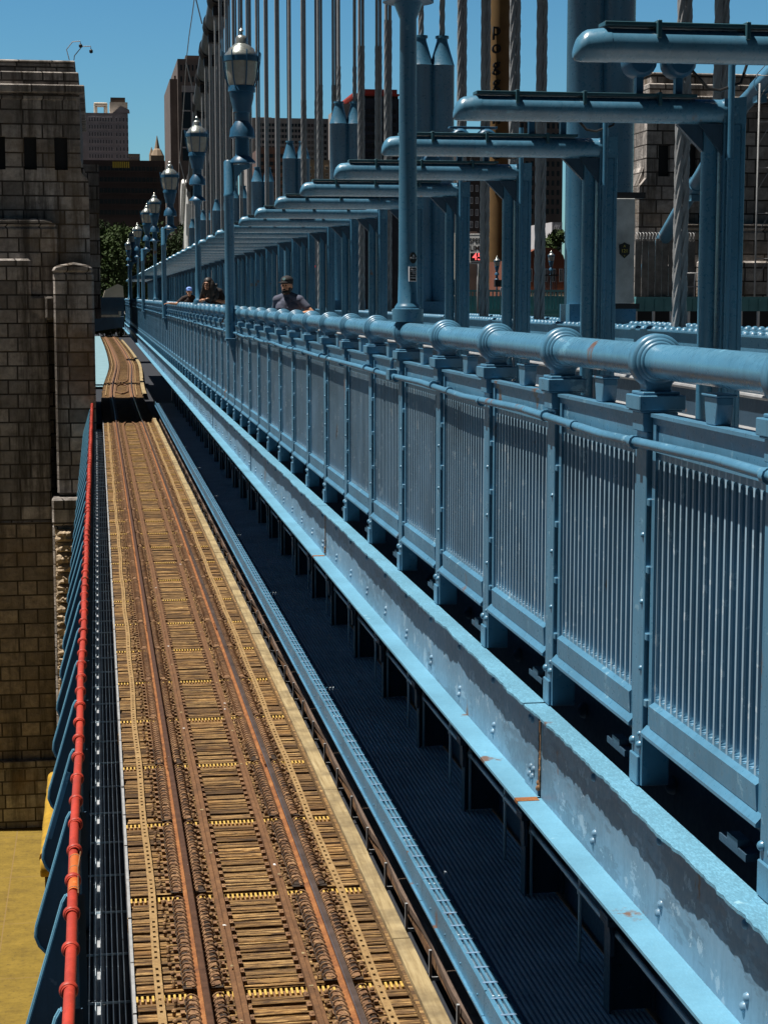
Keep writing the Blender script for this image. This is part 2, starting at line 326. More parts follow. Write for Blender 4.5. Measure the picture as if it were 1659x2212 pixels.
def link(name, me, parent=None, loc=(0, 0, 0)):
    o = bpy.data.objects.new(name, me); C.objects.link(o); o.location = loc
    if parent: o.parent = parent
    return o
def obj(name, mb, mats, parent=None, bevel=0.0, loc=None):
    if isinstance(mats, str): mats = [mats]
    me = mb.mesh(name, mats, bevel)
    if loc is None:
        loc = (0, 0, 0)
        if parent is not None:
            l = Vector((0, 0, 0)); q = parent
            while q: l += q.location; q = q.parent
            loc = -l                                    # mesh given in world coordinates
    return link(name, me, parent, loc)
def tag(o, label, cat, group=None, kind=None):
    o['label'] = label; o['category'] = cat
    if group: o['group'] = group
    if kind: o['kind'] = kind
    return o
def struct(o, kind='structure'): o['kind'] = kind; return o
def thing(name, label, cat, loc=(0, 0, 0), group=None):
    o = bpy.data.objects.new(name, None); C.objects.link(o); o.location = loc; o.empty_display_size = 0.2
    return tag(o, label, cat, group)
def dup(root, loc, label=None):
    r = root.copy(); C.objects.link(r); r.location = loc
    if label: r['label'] = label
    for ch in list(root.children):
        c = ch.copy(); C.objects.link(c); c.parent = r
        for g in list(ch.children):
            d = g.copy(); C.objects.link(d); d.parent = c
    return r
def text(body, size, mat, parent, name, loc, rot=(math.pi / 2, 0, 0), depth=0.002, sx=1.0, bold=0.0):
    cu = bpy.data.curves.new(name, 'FONT'); cu.body = body; cu.size = size; cu.extrude = depth; cu.offset = bold * size; cu.align_x = 'CENTER'; cu.align_y = 'CENTER'
    to = bpy.data.objects.new(name, cu); C.objects.link(to)
    dg = bpy.context.evaluated_depsgraph_get(); dg.update()
    me = bpy.data.meshes.new_from_object(to.evaluated_get(dg)); bpy.data.objects.remove(to)
    me.materials.clear(); me.materials.append(M[mat])
    o = link(name, me, parent, loc); o.rotation_euler = rot; o.scale = (sx, 1, 1)
    return o

# ================================================================== SETTING
b = MB(); b.box(-900, 1500, -60, 3000, -24.6, -24.204); struct(obj('ground', b, 'asphalt'))
b = MB(); b.box(-26, 0.5, 60, 118, -24.3, -24.2); struct(obj('pavement', b, 'ground'))
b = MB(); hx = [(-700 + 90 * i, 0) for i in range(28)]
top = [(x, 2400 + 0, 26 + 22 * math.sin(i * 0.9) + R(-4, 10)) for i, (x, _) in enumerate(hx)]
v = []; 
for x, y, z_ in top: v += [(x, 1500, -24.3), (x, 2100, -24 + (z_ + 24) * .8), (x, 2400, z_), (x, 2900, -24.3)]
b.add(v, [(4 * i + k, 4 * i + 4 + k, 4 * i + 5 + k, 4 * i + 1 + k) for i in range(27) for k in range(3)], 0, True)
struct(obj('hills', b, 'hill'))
# steel beams below the track, over a near-black plate added to darken gaps
b = MB()
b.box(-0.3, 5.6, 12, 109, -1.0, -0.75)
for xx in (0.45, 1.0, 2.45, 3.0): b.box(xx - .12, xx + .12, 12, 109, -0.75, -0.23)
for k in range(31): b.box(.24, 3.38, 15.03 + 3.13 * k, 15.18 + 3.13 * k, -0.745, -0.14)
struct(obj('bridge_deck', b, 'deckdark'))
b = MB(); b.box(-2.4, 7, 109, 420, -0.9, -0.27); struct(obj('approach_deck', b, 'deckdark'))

# gratings --------------------------------------------------------
b = MB()
x0, x1, y0, y1 = -0.28, 0.235, 15.0, 107.5
b.box(x0, x1, y0, y1, -0.55, -0.51, 1); b.box(x0 + .10, x0 + .23, y0, y1, -.5095, -.506, 2)  # near-black pan paints the dark below; grey strip lifts the sun spots
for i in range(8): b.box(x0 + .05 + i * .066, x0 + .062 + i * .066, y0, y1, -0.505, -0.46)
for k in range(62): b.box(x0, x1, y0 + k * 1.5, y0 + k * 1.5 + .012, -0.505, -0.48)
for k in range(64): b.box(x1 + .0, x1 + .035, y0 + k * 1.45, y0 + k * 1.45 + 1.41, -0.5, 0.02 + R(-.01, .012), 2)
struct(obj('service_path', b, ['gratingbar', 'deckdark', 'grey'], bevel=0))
b = MB(); GX0, GX1, GZ = 3.315, 4.62, E - 6.17
b.box(GX0 + .02, GX1, 12.0, 106, GZ - .11, GZ - .07, 1)
n = 25
for i in range(n):
    x = GX0 + .03 + (GX1 - GX0 - .05) * i / (n - 1); b.box(x - .013, x + .013, 12.0, 106, GZ - .065, GZ - .005, 0 if x > GX0 + .2 else 2)  # paler paint lifts the shaded bars, darker paint tames the sunlit strip
for k in range(60): b.box(GX0 + .02, GX1, 12 + k * 1.57, 12.02 + k * 1.57, GZ - .065, GZ - .03)
for k in range(250): b.box(GX0 + .02, GX0 + .18, 12 + k * .376, 12.035 + k * .376, GZ - .03, GZ - .002, 1)  # crossbars standing in for shadows cast across the sunlit strip
b.box(GX0 + .02, GX0 + .2, 12, 106, GZ - .068, GZ - .055, 2)
struct(obj('raised_service_path', b, ['gratingbar', 'decknavy', 'blue']))
# walkway and road decks
b = MB(); b.box(2.56, 4.72, 5.5, 175, E - 1.62, E - 1.45); struct(obj('walkway', b, 'concrete'))
b = MB(); b.box(5.9, 31.2, 5.5, 107, E - 2.0, E - 1.7); b.box(5.9, 31.2, 107, 420, E - 2.0, E - 1.7); struct(obj('road', b, 'asphalt'))

# ================================================================== TRACK
GRP_T = 'weathered timber sleepers of the railway track'
ties = []
for var in range(4):
    b = MB(); k0, k1 = R(-.03, .02), R(-.02, .03)
    cuts = sorted([-0.098, -0.045 + R(-.012, .012), 0.028 + R(-.012, .012), 0.098])
    for a, c_ in zip(cuts[:-1], cuts[1:]):          # split, checked top
        b.box(.26 + k0 + R(0, .02), 3.18 + k1 + R(-.02, 0), a + .005, c_ - .005, -.2, R(-.014, 0.0))
    b.box(.27 + k0, 3.17 + k1, -.097, .097, -.21, -.035)
    for xx in (.66, 1.20, 2.23, 2.72):
        b.cyl((xx, R(-.05, .05), -.01), (xx + .005, 0, .05), .022, 6, 1); b.dome((xx, 0, .045), (0, 0, 1), .03, 1, 6)
    for xc in (.985, 2.485): b.box(xc - .19, xc + .19, -.085, .085, 0.001, .018, 1)
    ties.append(b.mesh('railway_tie', [M['tie'], M['rustclip']], 0.008))
comb_y = [15.16 + 3.13 * k for k in range(30)]
tie_y = []; y = 14.7
while y < 107.4:
    if all(abs(y - c_) > 0.19 for c_ in comb_y): tie_y.append(y)
    y += 0.2609
for i, y in enumerate(tie_y[:300]):
    o = link('railway_tie', ties[i % 4], None, (R(-.02, .02), y, 0)); o.rotation_euler = (0, R(-.003, .003), R(-.008, .008))
    tag(o, 'weathered brown timber sleeper lying across the railway track under the rails', 'railway tie', GRP_T)
b = MB()
for y in tie_y[300:]: b.box(.26, 3.18, y - .11, y + .11, -.2, 0)
def ctr(y):                    # the line eases right beyond the towers, then slowly back
    t = min(1, max(0, (y - 128) / 75)); t = t * t * (3 - 2 * t)
    q = min(1, max(0, (y - 215) / 190)); q = q * q * (3 - 2 * q)
    return 1.72 + 1.05 * t - .9 * q
sb = MB()
for k in range(24):
    ya_, yb2 = 150 + 8 * k, 158 + 8 * k
    sb.add([(x_, q, z_) for q in (ya_, yb2 - .05) for x_, z_ in ((-2.3, -.26), (-2.3, -.06), (ctr(q) - 1.56, -.06), (ctr(q) - 1.56, -.26))], [(0, 1, 5, 4), (1, 2, 6, 5), (2, 3, 7, 6), (3, 0, 4, 7)])
struct(obj('side_path', sb, 'paleslab'))
y = 107.6
while y < 330: b.box(ctr(y) - 1.47 + R(-.06, .06), ctr(y) + 1.47 + R(-.06, .06), y - .11, y + .11, -.2, R(-.01, .01)); y += .3 if y < 180 else .45
tag(obj('railway_ties', b, 'tie'), 'far mass of timber sleepers running on past the stone tower', 'railway ties', GRP_T, 'stuff')
# yellow comb strips over the floor beams
b = MB()
x = .27
while x < 3.17:
    if min(abs(x - .985), abs(x - 2.485)) > .1: b.box(x, x + .026, -.075, .075, -.03, .012)
    x += .056
b.box(.26, 3.18, -.11, .11, -.14, -.035, 1)
comb = b.mesh('comb_strip', [M['brass'], M['rustclip']], .003)
for i, y in enumerate(comb_y):
    tag(link('comb_strip', comb, None, (0, y, 0)), 'row of short yellow steel bars crossing the track over a floor beam', 'track grating', 'yellow bar rows across the track at every floor beam')
def path_pts(x, z_, y0=14.0, y1=330):
    ys = [y0, 60, 107] + [107 + 6 * k for k in range(1, 38) if 107 + 6 * k < y1] + [y1]
    ys = sorted(set(q for q in ys if q <= y1))
    return [(x + ctr(q) - 1.72, q, z_) for q in ys]
def extr(b, prof, pts, m=0, smooth=False):           # sweep an (x, z) outline along pts
    k = len(prof); v = [(p[0] + u, p[1], p[2] + w_) for p in pts for u, w_ in prof]
    b.add(v, [(i * k + j, i * k + (j + 1) % k, (i + 1) * k + (j + 1) % k, (i + 1) * k + j) for i in range(len(pts) - 1) for j in range(k)], m, smooth)
    b.add(v[:k], [list(range(k))], m); b.add(v[-k:], [list(range(k))[::-1]], m)
RAIL = [(-.07, .0), (-.07, .012), (-.012, .03), (-.012, .11), (-.034, .118), (.034, .118), (.012, .11), (.012, .03), (.07, .012), (.07, 0)]
HEAD = [(-.036, .118), (-.036, .146), (-.028, .153), (.028, .153), (.036, .146), (.036, .118)]
clips = []
for sgn in (-1, 1):
    b = MB()
    for q in (-.066, .066):
        for (rx, rz) in ((.068, .07),):
            pts = [(sgn * (.135 + rx * math.cos(t)), q + .03 * math.cos(t), .012 + rz * math.sin(t)) for t in [math.pi * j / 7 for j in range(8)]]
            b.tube(pts, .0105, 6, 0, False)
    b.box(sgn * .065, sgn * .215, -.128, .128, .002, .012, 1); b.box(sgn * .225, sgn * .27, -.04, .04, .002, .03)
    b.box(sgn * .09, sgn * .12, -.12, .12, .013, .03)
    clips.append(b.mesh('rail_clip', [M['rustclip'], M['shadebase']]))
for xc, lab in ((.985, 'rusty running rail on the left side of the track'), (2.485, 'rusty running rail on the right side with a worn silvery head')):
    t = thing('running_rail', lab, 'rail', (xc, 14, 0), 'running rails of the track')
    b = MB(); extr(b, RAIL, path_pts(xc, .018)); obj('rail_web', b, 'rust', t)
    b = MB(); extr(b, HEAD, path_pts(xc, .018)); obj('rail_head', b, 'steelhead' if xc < 2 else 'steelbright', t)
    for y in tie_y[:50]:
        for cm_ in clips: link('rail_clip', cm_, t, (0, y - 14 + R(-.015, .015), .004))
    b = MB()
    for clip in clips:
        cv = [v.co.copy() for v in clip.vertices]; cf = [list(p.vertices) for p in clip.polygons]
        for y in tie_y[50:]: b.add([(xc + v.x, y + v.y, v.z + .004) for v in cv], cf, 0, True)
    for ya_ in range(108, 326, 6):
        for sg in (-1, 1): b.add([(xc + ctr(q) - 1.72 + sg * u, q, z_) for q in (ya_, ya_ + 6) for u, z_ in ((.09, .005), (.09, .06), (.2, .06), (.2, .005))], [(0, 1, 5, 4), (1, 2, 6, 5), (2, 3, 7, 6)])
    struct(obj('rail_clip', b, 'rustclip', t), 'stuff')
    b = MB()
    y = 16.0
    while y < 107:                                   # fish plates and bolts
        for q in (-.3, -.1, .1, .3): b.dome((xc - .034, y + q, .07), (-1, 0, 0), .018)
        b.box(xc - .032, xc - .012, y - .4, y + .4, .045, .10); y += 11.7
    obj('fish_plate', b, 'rust', t)
ANG = [(-.055, 0), (-.055, .035), (-.005, .035), (0, .075), (.055, .075), (.055, .0)]
for xc, lab, sgn in ((1.335, 'flat brown guard rail left of the track middle', 1), (2.12, 'flat brown guard rail right of the track middle', -1)):
    t = thing('guard_rail', lab, 'rail', (xc, 14, 0), 'guard rails between the running rails')
    b = MB(); pts = []
    for q in [14 + 2.0 * k for k in range(45)]: pts.append((xc + R(-.006, .006), q, .003 + R(-.002, .003)))
    pts += [(xc + sgn * .05, 104, .004), (xc + sgn * .2, 106, .004), (xc + sgn * .32, 106.8, .004)]
    extr(b, [(u * sgn, w_) for u, w_ in ANG], pts); obj('guard_bar', b, 'rustdark', t)
    for k in range(14):
        y = 15.5 + R(1.2, 3) * k; b = MB(); a_ = R(-.05, .0); b.prism([(xc + a_, y), (xc + a_ + R(.03, .05), y + R(-.01, .01)), (xc + a_ + R(.02, .05), y + R(.03, .07)), (xc + a_ + .004, y + R(.03, .06))], 'z', .0785, .0805); obj('paint_mark', b, 'kerb' if k % 3 else 'white', t)
    b = MB(); b.box(sgn * .06, sgn * .11, -.06, .06, .001, .04); b.dome((sgn * .085, 0, .04), (0, 0, 1), .02); gm = b.mesh('guard_clip', [M['rustclip']])
    for y in tie_y[:100]: link('guard_clip', gm, t, (0, y - 14, 0))
    b = MB()
    for y in tie_y[100:330]: b.box(xc + sgn * .06, xc + sgn * .11, y - .06, y + .06, .001, .04)
    struct(obj('guard_clip', b, 'rustclip', t), 'stuff')
t = thing('rail_loop', 'brown eight-sided rail frame lying between the rails past the shade', 'rail frame', (1.8, 137, 0))
b = MB(); b.tube([(ctr(136.5), 136.5, .06), (ctr(139) - .46, 139.5, .06), (ctr(148) - .46, 148, .06), (ctr(150) - .2, 151, .06), (ctr(150) + .2, 151, .06), (ctr(148) + .46, 148, .06), (ctr(139) + .46, 139.5, .06), (ctr(136.5) + .05, 136.5, .06)], .06, 8, 0, False)
obj('guard_bar', b, 'rustdark', t)
b = MB()
for sgn in (-1, 1): b.tube([(ctr(154) + sgn * .1, 154, .06), (ctr(157) + sgn * .36, 157, .06)] + [(ctr(160 + 8 * k) + sgn * .44, 160 + 8 * k, .06) for k in range(21)], .055, 6)
for sgn, u in ((-1, 1.2), (1, 1.1)): b.tube([(ctr(135 + 6 * k) + sgn * u + .015 * math.sin(k * 2.0), 135 + 6 * k, .03) for k in range(31)], .045, 6, 1)
tag(obj('bent_rails', b, ['rustdark', 'tan']), 'distant pair of bent guard rails past the eight-sided frame', 'rail')
# perforated cable covers
for x, lab, wv in ((.52, 'tan perforated cable strip running along the left sleeper ends', .010), (2.83, 'tan perforated cable strip running along the right sleeper ends', .008)):
    b = MB(); y = 14.5; ph = R(0, 6)
    def cx(y): return x + wv * math.sin(y * 1.1 + ph) + wv * .7 * math.sin(y * .37) 
    ys = [14.5 + .17 * k for k in range(545)]
    for side in (-1, 1):
        pts = [(cx(q) + side * .03, q, .02 + .006 * math.sin(q * 3)) for q in ys]
        extr(b, [(-.014, 0), (-.014, .014), (.014, .014), (.014, 0)], pts)
    for k, q in enumerate(ys): b.box(cx(q) - .02, cx(q) + .02, q, q + (.11 if k % 9 else .17), .0205, .0325 + .006 * math.sin(q * 3))
    tag(obj('cable_cover', b, 'tan'), lab, 'cable cover', 'perforated cable strips on the sleepers')
# timber kerb and third-rail cover
b = MB(); y = 13.0
while y < 108:
    L = 3.1; b.box(3.135 + R(-.006, .006), 3.325 + R(-.008, .008), y, y + L - .012, .10 + R(-.006, .006), .175 + R(-.008, .008)); y += L
for (ya_, yb2) in [(134 + 6 * k, 140 + 6 * k) for k in range(28)]:
    b.add([(ctr(q) + u, q, z_) for q in (ya_, yb2) for u, z_ in ((1.5, .02), (1.5, .2), (1.78, .2), (1.78, .02))], [(0, 1, 5, 4), (1, 2, 6, 5), (2, 3, 7, 6), (3, 0, 4, 7)])
kerb = tag(obj('timber_kerb', b, 'kerb', bevel=.006), 'pale timber kerb boards along the right end of the sleepers', 'kerb')
b = MB()
for k in range(59): b.box(3.18, 3.29, 14.2 + 1.565 * k, 14.5 + 1.565 * k, -.02, .099)
o = obj('kerb_block', b, 'rustclip', kerb)
b = MB(); b.box(3.09, 3.13, 13, 108, .03, .12); 
obj('side_rail', b, 'tie', kerb)
t = thing('third_rail', 'dark third rail with a wavy brown cover beside the timber kerb', 'third rail', (3.6, 13, 0))
b = MB(); pts = []
for k in range(240):
    y = 13 + .4 * k; pts.append((3.625 + .018 * math.sin(y * 2.0) + R(-.003, .003), y, .13 + .02 * math.sin(y * 2.0 + 1) + R(-.004, .004)))
extr(b, [(-.085, -.10), (-.085, -.02), (-.05, .02), (.09, .03), (.15, .0), (.15, -.04), (-.06, -.03), (-.072, -.10)], pts, 0, False)
obj('cover_board', b, 'cover', t)
b = MB(); b.box(3.57, 3.65, 13, 108, -.12, .0); obj('rail_bar', b, 'rustclip', t)
b = MB(); b.box(-.13, -.10, 0, .04, -.3, .13); b.box(-.13, .12, 0.002, .05, -.22, -.19); cbm = b.mesh('cover_bracket', [M['grey']])
for k in range(60): link('cover_bracket', cbm, t, (.02, 1.2 + 1.565 * k, 0))
# edge channel of the raised path
b = MB(); y = 12.0
while y < 106:
    L = 3.13; b.box(GX0 - .02, GX0, y, y + L - .012, GZ - .22, GZ + .03 + R(-.004, .004)); b.box(GX0 - .05, GX0 - .021, y, y + L - .012, GZ - .22, GZ - .20); y += L
for k in range(120): b.dome((GX0 - .021, 12.3 + .78 * k, GZ - .12), (-1, 0, 0), .014)
b.box(GX0 + .004, GX0 + .16, 12, 106, GZ - .066, GZ - .05, 1)
tag(obj('edge_channel', b, ['blue', 'grey']), 'riveted blue steel channel edging the raised dark grating', 'steel channel')

# ================================================================== RED PIPE RAIL
PX, PZ = -0.36, 1.10
t = thing('red_pipe', 'red painted pipe with ring collars along the left edge of the track', 'pipe', (PX, 14, 0))
b = MB(); pts = [(PX + .010 * math.sin(k * .7), 14 + 1.0 * k, PZ + .012 * math.sin(k * .9)) for k in range(94)]
b.tube(pts, .054, 16); obj('pipe', b, 'red', t)
b = MB(); b.tube([(PX + .009, 18.55, PZ + .004), (PX + .011, 19.75, PZ + .004)], .059, 16); obj('repair_sleeve', b, 'orange', t)
b = MB(); [b.ring((PX + .01, q, PZ + .004), .063, .008, -.012, .012, 18) for q in (18.6, 18.95, 19.3, 19.7)]; b.tube([(PX + .06, 18.4, PZ + .05), (PX + .05, 19.2, PZ + .07), (PX + .07, 19.9, PZ + .03)], .006, 5); obj('band_clamp', b, 'rustclip', t)
b = MB(); b.ring((0, 0, 0), .088, .036, -.035, .035, 22); b.ring((0, 0, 0), .070, .018, -.065, .06, 22); cm = b.mesh('collar', [M['red']])
for k in range(93): link('collar', cm, t, (R(-.004, .004), .81 + 1.043 * k + R(-.03, .03), PZ + R(-.004, .004)))
b = MB(); b.tube([(PX, 107, PZ), (PX - .5, 107, PZ), (PX - 1.3, 107, PZ - .05)], .054, 10); obj('return_pipe', b, 'red', t)
t = thing('track_parapet', 'blue steel parapet plates with scupper slots under the red pipe', 'parapet', (PX, 14, 0))
bp = MB(); bp.box(-.012, .012, 0, 1.03, .285, .98); bp.box(-.012, .012, 0.0, .75, .065, .2845); bp.box(-.012, .012, 0, 1.03, -.7, .0645); bp.box(.0125, .05, 0.02, 1.0, .93, .965); bp.box(.0125, .05, 0.02, 1.0, -.5, -.46)
for k in range(9): bp.dome((-.012, .06 + k * .11, .9), (-1, 0, 0), .018)
pm = bp.mesh('parapet_plate', [M['blue']], .003)
for k in range(89): link('parapet_plate', pm, t, (0, .32 + 1.043 * k, 0))
bp = MB(); bp.box(-.02, .02, -.02, .02, -.7, 1.04); pm2 = bp.mesh('post', [M['blue']])
for k in range(90): link('post', pm2, t, (.032, .29 + 1.043 * k, 0))
# outrigger brackets: gusset plates in the x-z plane with a sloping flange
poly = [(.12, 1.0), (-.07, .98), (-.10, .93), (-.50, -.42), (-.515, -.56), (-.47, -.68), (-.38, -.78), (.14, -1.25)]
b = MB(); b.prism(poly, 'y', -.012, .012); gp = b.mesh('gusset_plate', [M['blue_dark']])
b = MB(); edge = [(-.06, 1.0), (-.10, .93), (-.50, -.42), (-.515, -.56), (-.47, -.68), (-.38, -.78), (.14, -1.25)]
for (a, c_), (d_, e_) in zip(edge[:-1], edge[1:]):
    q = Vector((d_ - a, e_ - c_)); nn = Vector((q.y, -q.x)).normalized() * .012
    b.prism([(a, c_), (d_, e_), (d_ + nn.x, e_ + nn.y), (a + nn.x, c_ + nn.y)], 'y', -.05, .05)
b.tube([(u_ - .012, 0, w_) for u_, w_ in edge], .022, 8)  # round bar in paler paint added to show a sunlit edge
fp = b.mesh('flange', [M['blue_flange']])
br0 = thing('outrigger_bracket', 'dark blue sloping steel bracket below the red pipe, one of the closely set row', 'bracket', (PX, 18.81 + 3.13 * -1, 0), 'outrigger brackets below the red pipe')
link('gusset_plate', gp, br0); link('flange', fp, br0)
for k in range(1, 30):
    o = dup(br0, (PX, 15.68 + 3.13 * k, 0))
    if k == 3:
        o['label'] = 'dark blue bracket with a bolted splice strip on its sloping edge'
        b = MB()
        for q in range(4): b.dome((-.19 - .085 * q, 0, .62 - .285 * q), (-.95, 0, .28), .03)
        b.prism([(-.17, .70), (-.45, -.24), (-.40, -.26), (-.12, .68)], 'y', -.058, -.03)
        obj('splice_strip', b, 'blue', o, loc=(0, 0, 0))
br0['label'] = 'dark blue sloping bracket below the red pipe at its very near end'

# ================================================================== BALUSTRADE (walkway)
BX = 2.43; Y0, DY, NP = 6.08, 1.62, 92
def py(k): return Y0 + DY * k
bal = thing('walkway_balustrade', 'long blue cast balustrade of fluted panels under a fat pipe handrail', 'balustrade', (BX, Y0, E - 2.2))
b = MB(); b.tube([(BX, 5.0, E - .283), (BX, 30, E - .283), (BX, 157, E - .283)], .0755, 28); obj('handrail_pipe', b, 'blue_arm', bal)
OZ = -(E - 2.2) + E                                   # local z of eye level in the balustrade = 2.2
def L(h): return 2.2 - h
b = MB()
b.ring((0, 0, L(.283)), .120, .046, -.042, .042, 36, 0, .12); b.ring((0, 0, L(.283)), .104, .03, -.056, .056, 36, 0, .1); b.ring((0, 0, L(.283)), .089, .015, -.068, .068, 36, 0, .1)
prof = [(-.055, L(.40)), (-.072, L(.36)), (-.10, L(.30)), (.10, L(.30)), (.072, L(.36)), (.055, L(.40)), (.06, L(.415)), (-.06, L(.415))]
b.prism(prof, 'y', -.048, .048)
b.box(-.085, .085, -.085, .085, L(.43), L(.4155)); b.box(-.105, .105, -.105, .105, L(.495), L(.4305))
b.box(-.095, .095, -.095, .095, L(.505), L(.4955)); b.box(-.08, .08, -.08, .08, L(.59), L(.5055))
collar = b.mesh('rail_collar', [M['blue']], .004)
b = MB(); b.box(-.06, .07, -.075, .075, L(2.185), L(.5905)); b.box(-.075, -.0605, -.06, .06, L(2.185), L(2.05))
for h in (.9, 1.2, 1.5, 1.8): b.box(-.056, -.02, -.106, -.0755, L(h + .017), L(h - .017)); b.dome((-.0605, -.045, L(h + .15)), (-1, 0, 0), .014)
b.dome((-.062, -.05, L(2.0)), (-1, 0, 0), .022); b.dome((-.062, .05, L(2.0)), (-1, 0, 0), .022)
post = b.mesh('baluster_post', [M['blue']], .004)
# fluted panel
b = MB(); ya, yb = .105, DY - .105; xf = -.042        # frame face, local x (world 2.388)
b.box(xf, .03, ya, ya + .045, L(1.944), L(.524)); b.box(xf, .03, yb - .045, yb, L(1.944), L(.524))
b.box(xf, .03, ya + .0455, yb - .0455, L(.555), L(.524)); b.box(xf - .012, .035, ya - .01, yb + .01, L(.5235), L(.508))
b.box(xf + .012, .03, ya + .0455, yb - .0455, L(.66), L(.5555)); b.box(xf + .002, .03, ya + .0455, yb - .0455, L(.675), L(.6605))
b.box(xf - .002, .03, ya + .0455, yb - .0455, L(1.944), L(1.90))
b.prism([(xf - .002, L(1.9)), (xf - .03, L(1.93)), (xf - .03, L(1.944)), (xf + .01, L(1.944)), (xf + .01, L(1.9))], 'y', ya - .012, yb + .012)
b.prism([(xf - .012, L(1.80)), (xf + .02, L(1.78)), (xf + .02, L(1.899)), (xf - .006, L(1.899))], 'y', ya + .0455, yb - .0455)
fx = xf + .014; fy0, fy1 = ya + .0455, yb - .0455; zt, zb = L(.6755), L(1.80); NFL = 17
wd = (fy1 - fy0) / NFL; rr = wd * .375
zc_t, zc_b = zt - .03 - rr, zb + .03 + rr
zs = [zt, zt - .03] + [zc_t + rr * math.cos(a) for a in (.5, .85, 1.2)] + [zc_t] + [zc_b] + [zc_b - rr * math.cos(a) for a in (1.2, .85, .5)] + [zb + .03, zb]
us = [-.5, -.385, -.37, -.33, -.2, 0, .2, .33, .37, .385, .5]
cols = []
for i in range(NFL):
    yc = fy0 + wd * (i + .5)
    for u in (us if i == NFL - 1 else us[:-1]): cols.append((yc, yc + u * wd))
v = []
for yc, y in cols:
    for z_ in zs:
        d2 = rr * rr - (y - yc) ** 2 - max(0, z_ - zc_t) ** 2 - max(0, zc_b - z_) ** 2
        v.append((fx + (2.1 * math.sqrt(d2) if d2 > 0 else 0), y, z_))
nz = len(zs); n_fr = len(b.f); rel = [(y - yc) / wd for yc, y in cols]
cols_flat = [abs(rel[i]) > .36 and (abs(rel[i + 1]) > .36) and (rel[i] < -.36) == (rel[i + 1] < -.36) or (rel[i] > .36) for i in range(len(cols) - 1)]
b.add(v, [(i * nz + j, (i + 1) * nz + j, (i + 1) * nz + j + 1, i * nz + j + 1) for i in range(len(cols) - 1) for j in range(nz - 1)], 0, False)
me = bpy.data.meshes.new('fluted_panel'); me.from_pydata(b.v, [], b.f); me.materials.append(M['blue']); me.materials.append(M['blue_ridge_lit']); me.polygons.foreach_set('material_index', [1 if i >= n_fr and cols_flat[(i - n_fr) // (nz - 1)] else 0 for i in range(len(b.f))])
bm = bmesh.new(); bm.from_mesh(me); bmesh.ops.remove_doubles(bm, verts=bm.verts, dist=1e-5); bmesh.ops.recalc_face_normals(bm, faces=bm.faces); bm.to_mesh(me); bm.free()
panel = me
b = MB(); bz0, bz1 = L(.5075), L(.395); yc = DY / 2 - .02
b.prism([(yc - .075, bz1), (yc + .075, bz1), (yc + .075, bz1 - .03), (yc + .055, bz0), (yc - .055, bz0), (yc - .075, bz1 - .03)], 'x', -.035, .035)
b.box(-.045, .045, yc - .09, yc + .09, bz1 + .0005, bz1 + .012)
blockm = b.mesh('spacer_block', [M['blue']], .004)
for k in range(NP):
    lo = (0, DY * k, 0)
    link('baluster_post', post, bal, lo); link('rail_collar', collar, bal, lo)
    link('fluted_panel', panel, bal, lo); link('spacer_block', blockm, bal, lo)
# conduit
t = thing('electrical_conduit', 'thin blue conduit clipped along the front of the balustrade', 'conduit', (2.33, 5, E - .63))
lampsY = [(14.18, 'A'), (31.4, 'B'), (43.9, 'A'), (62.0, 'B'), (76.0, 'A'), (90.0, 'B'), (107.0, 'A'), (122.0, 'B'), (137.0, 'A')]
b = MB(); pts = [(2.335, 5, E - .64)]; y = 5
while y < 150:
    y += 1.62; dz = .012 * math.sin(y * 2.1)
    pts.append((2.335 + .004 * math.sin(y), y, E - .635 + dz))
b.tube(pts, .022, 10); obj('pipe', b, 'blue', t)
b = MB(); b.tube([(0, -.02, 0), (0, .02, 0)], .031, 10); b.box(0, .04, -.015, .015, -.02, .02); ccm = b.mesh('conduit_clamp', [M['blue']])
for k in range(NP): link('conduit_clamp', ccm, t, (.005, py(k) - 5, -.005 + .012 * math.sin(py(k) * 2.1)))
b = MB()
b = MB(); b.tube([(0, -.035, 0), (0, .035, 0)], .028, 10); ccm = b.mesh('coupling', [M['blue']])
for k in range(0, NP, 2): link('coupling', ccm, t, (.005, py(k) - 5.58, -.005 + .012 * math.sin((py(k) - .58) * 2.1) * .9))
b = MB()
for yl, kd in lampsY: b.box(2.30, 2.37, yl + .13, yl + .28, E - .67, E - .58); b.tube([(2.335, yl + .2, E - .58), (2.335, yl + .2, E - .52), (2.36, yl + .14, E - .46)], .015, 8)
obj('junction_box', b, 'blue', t, .006)
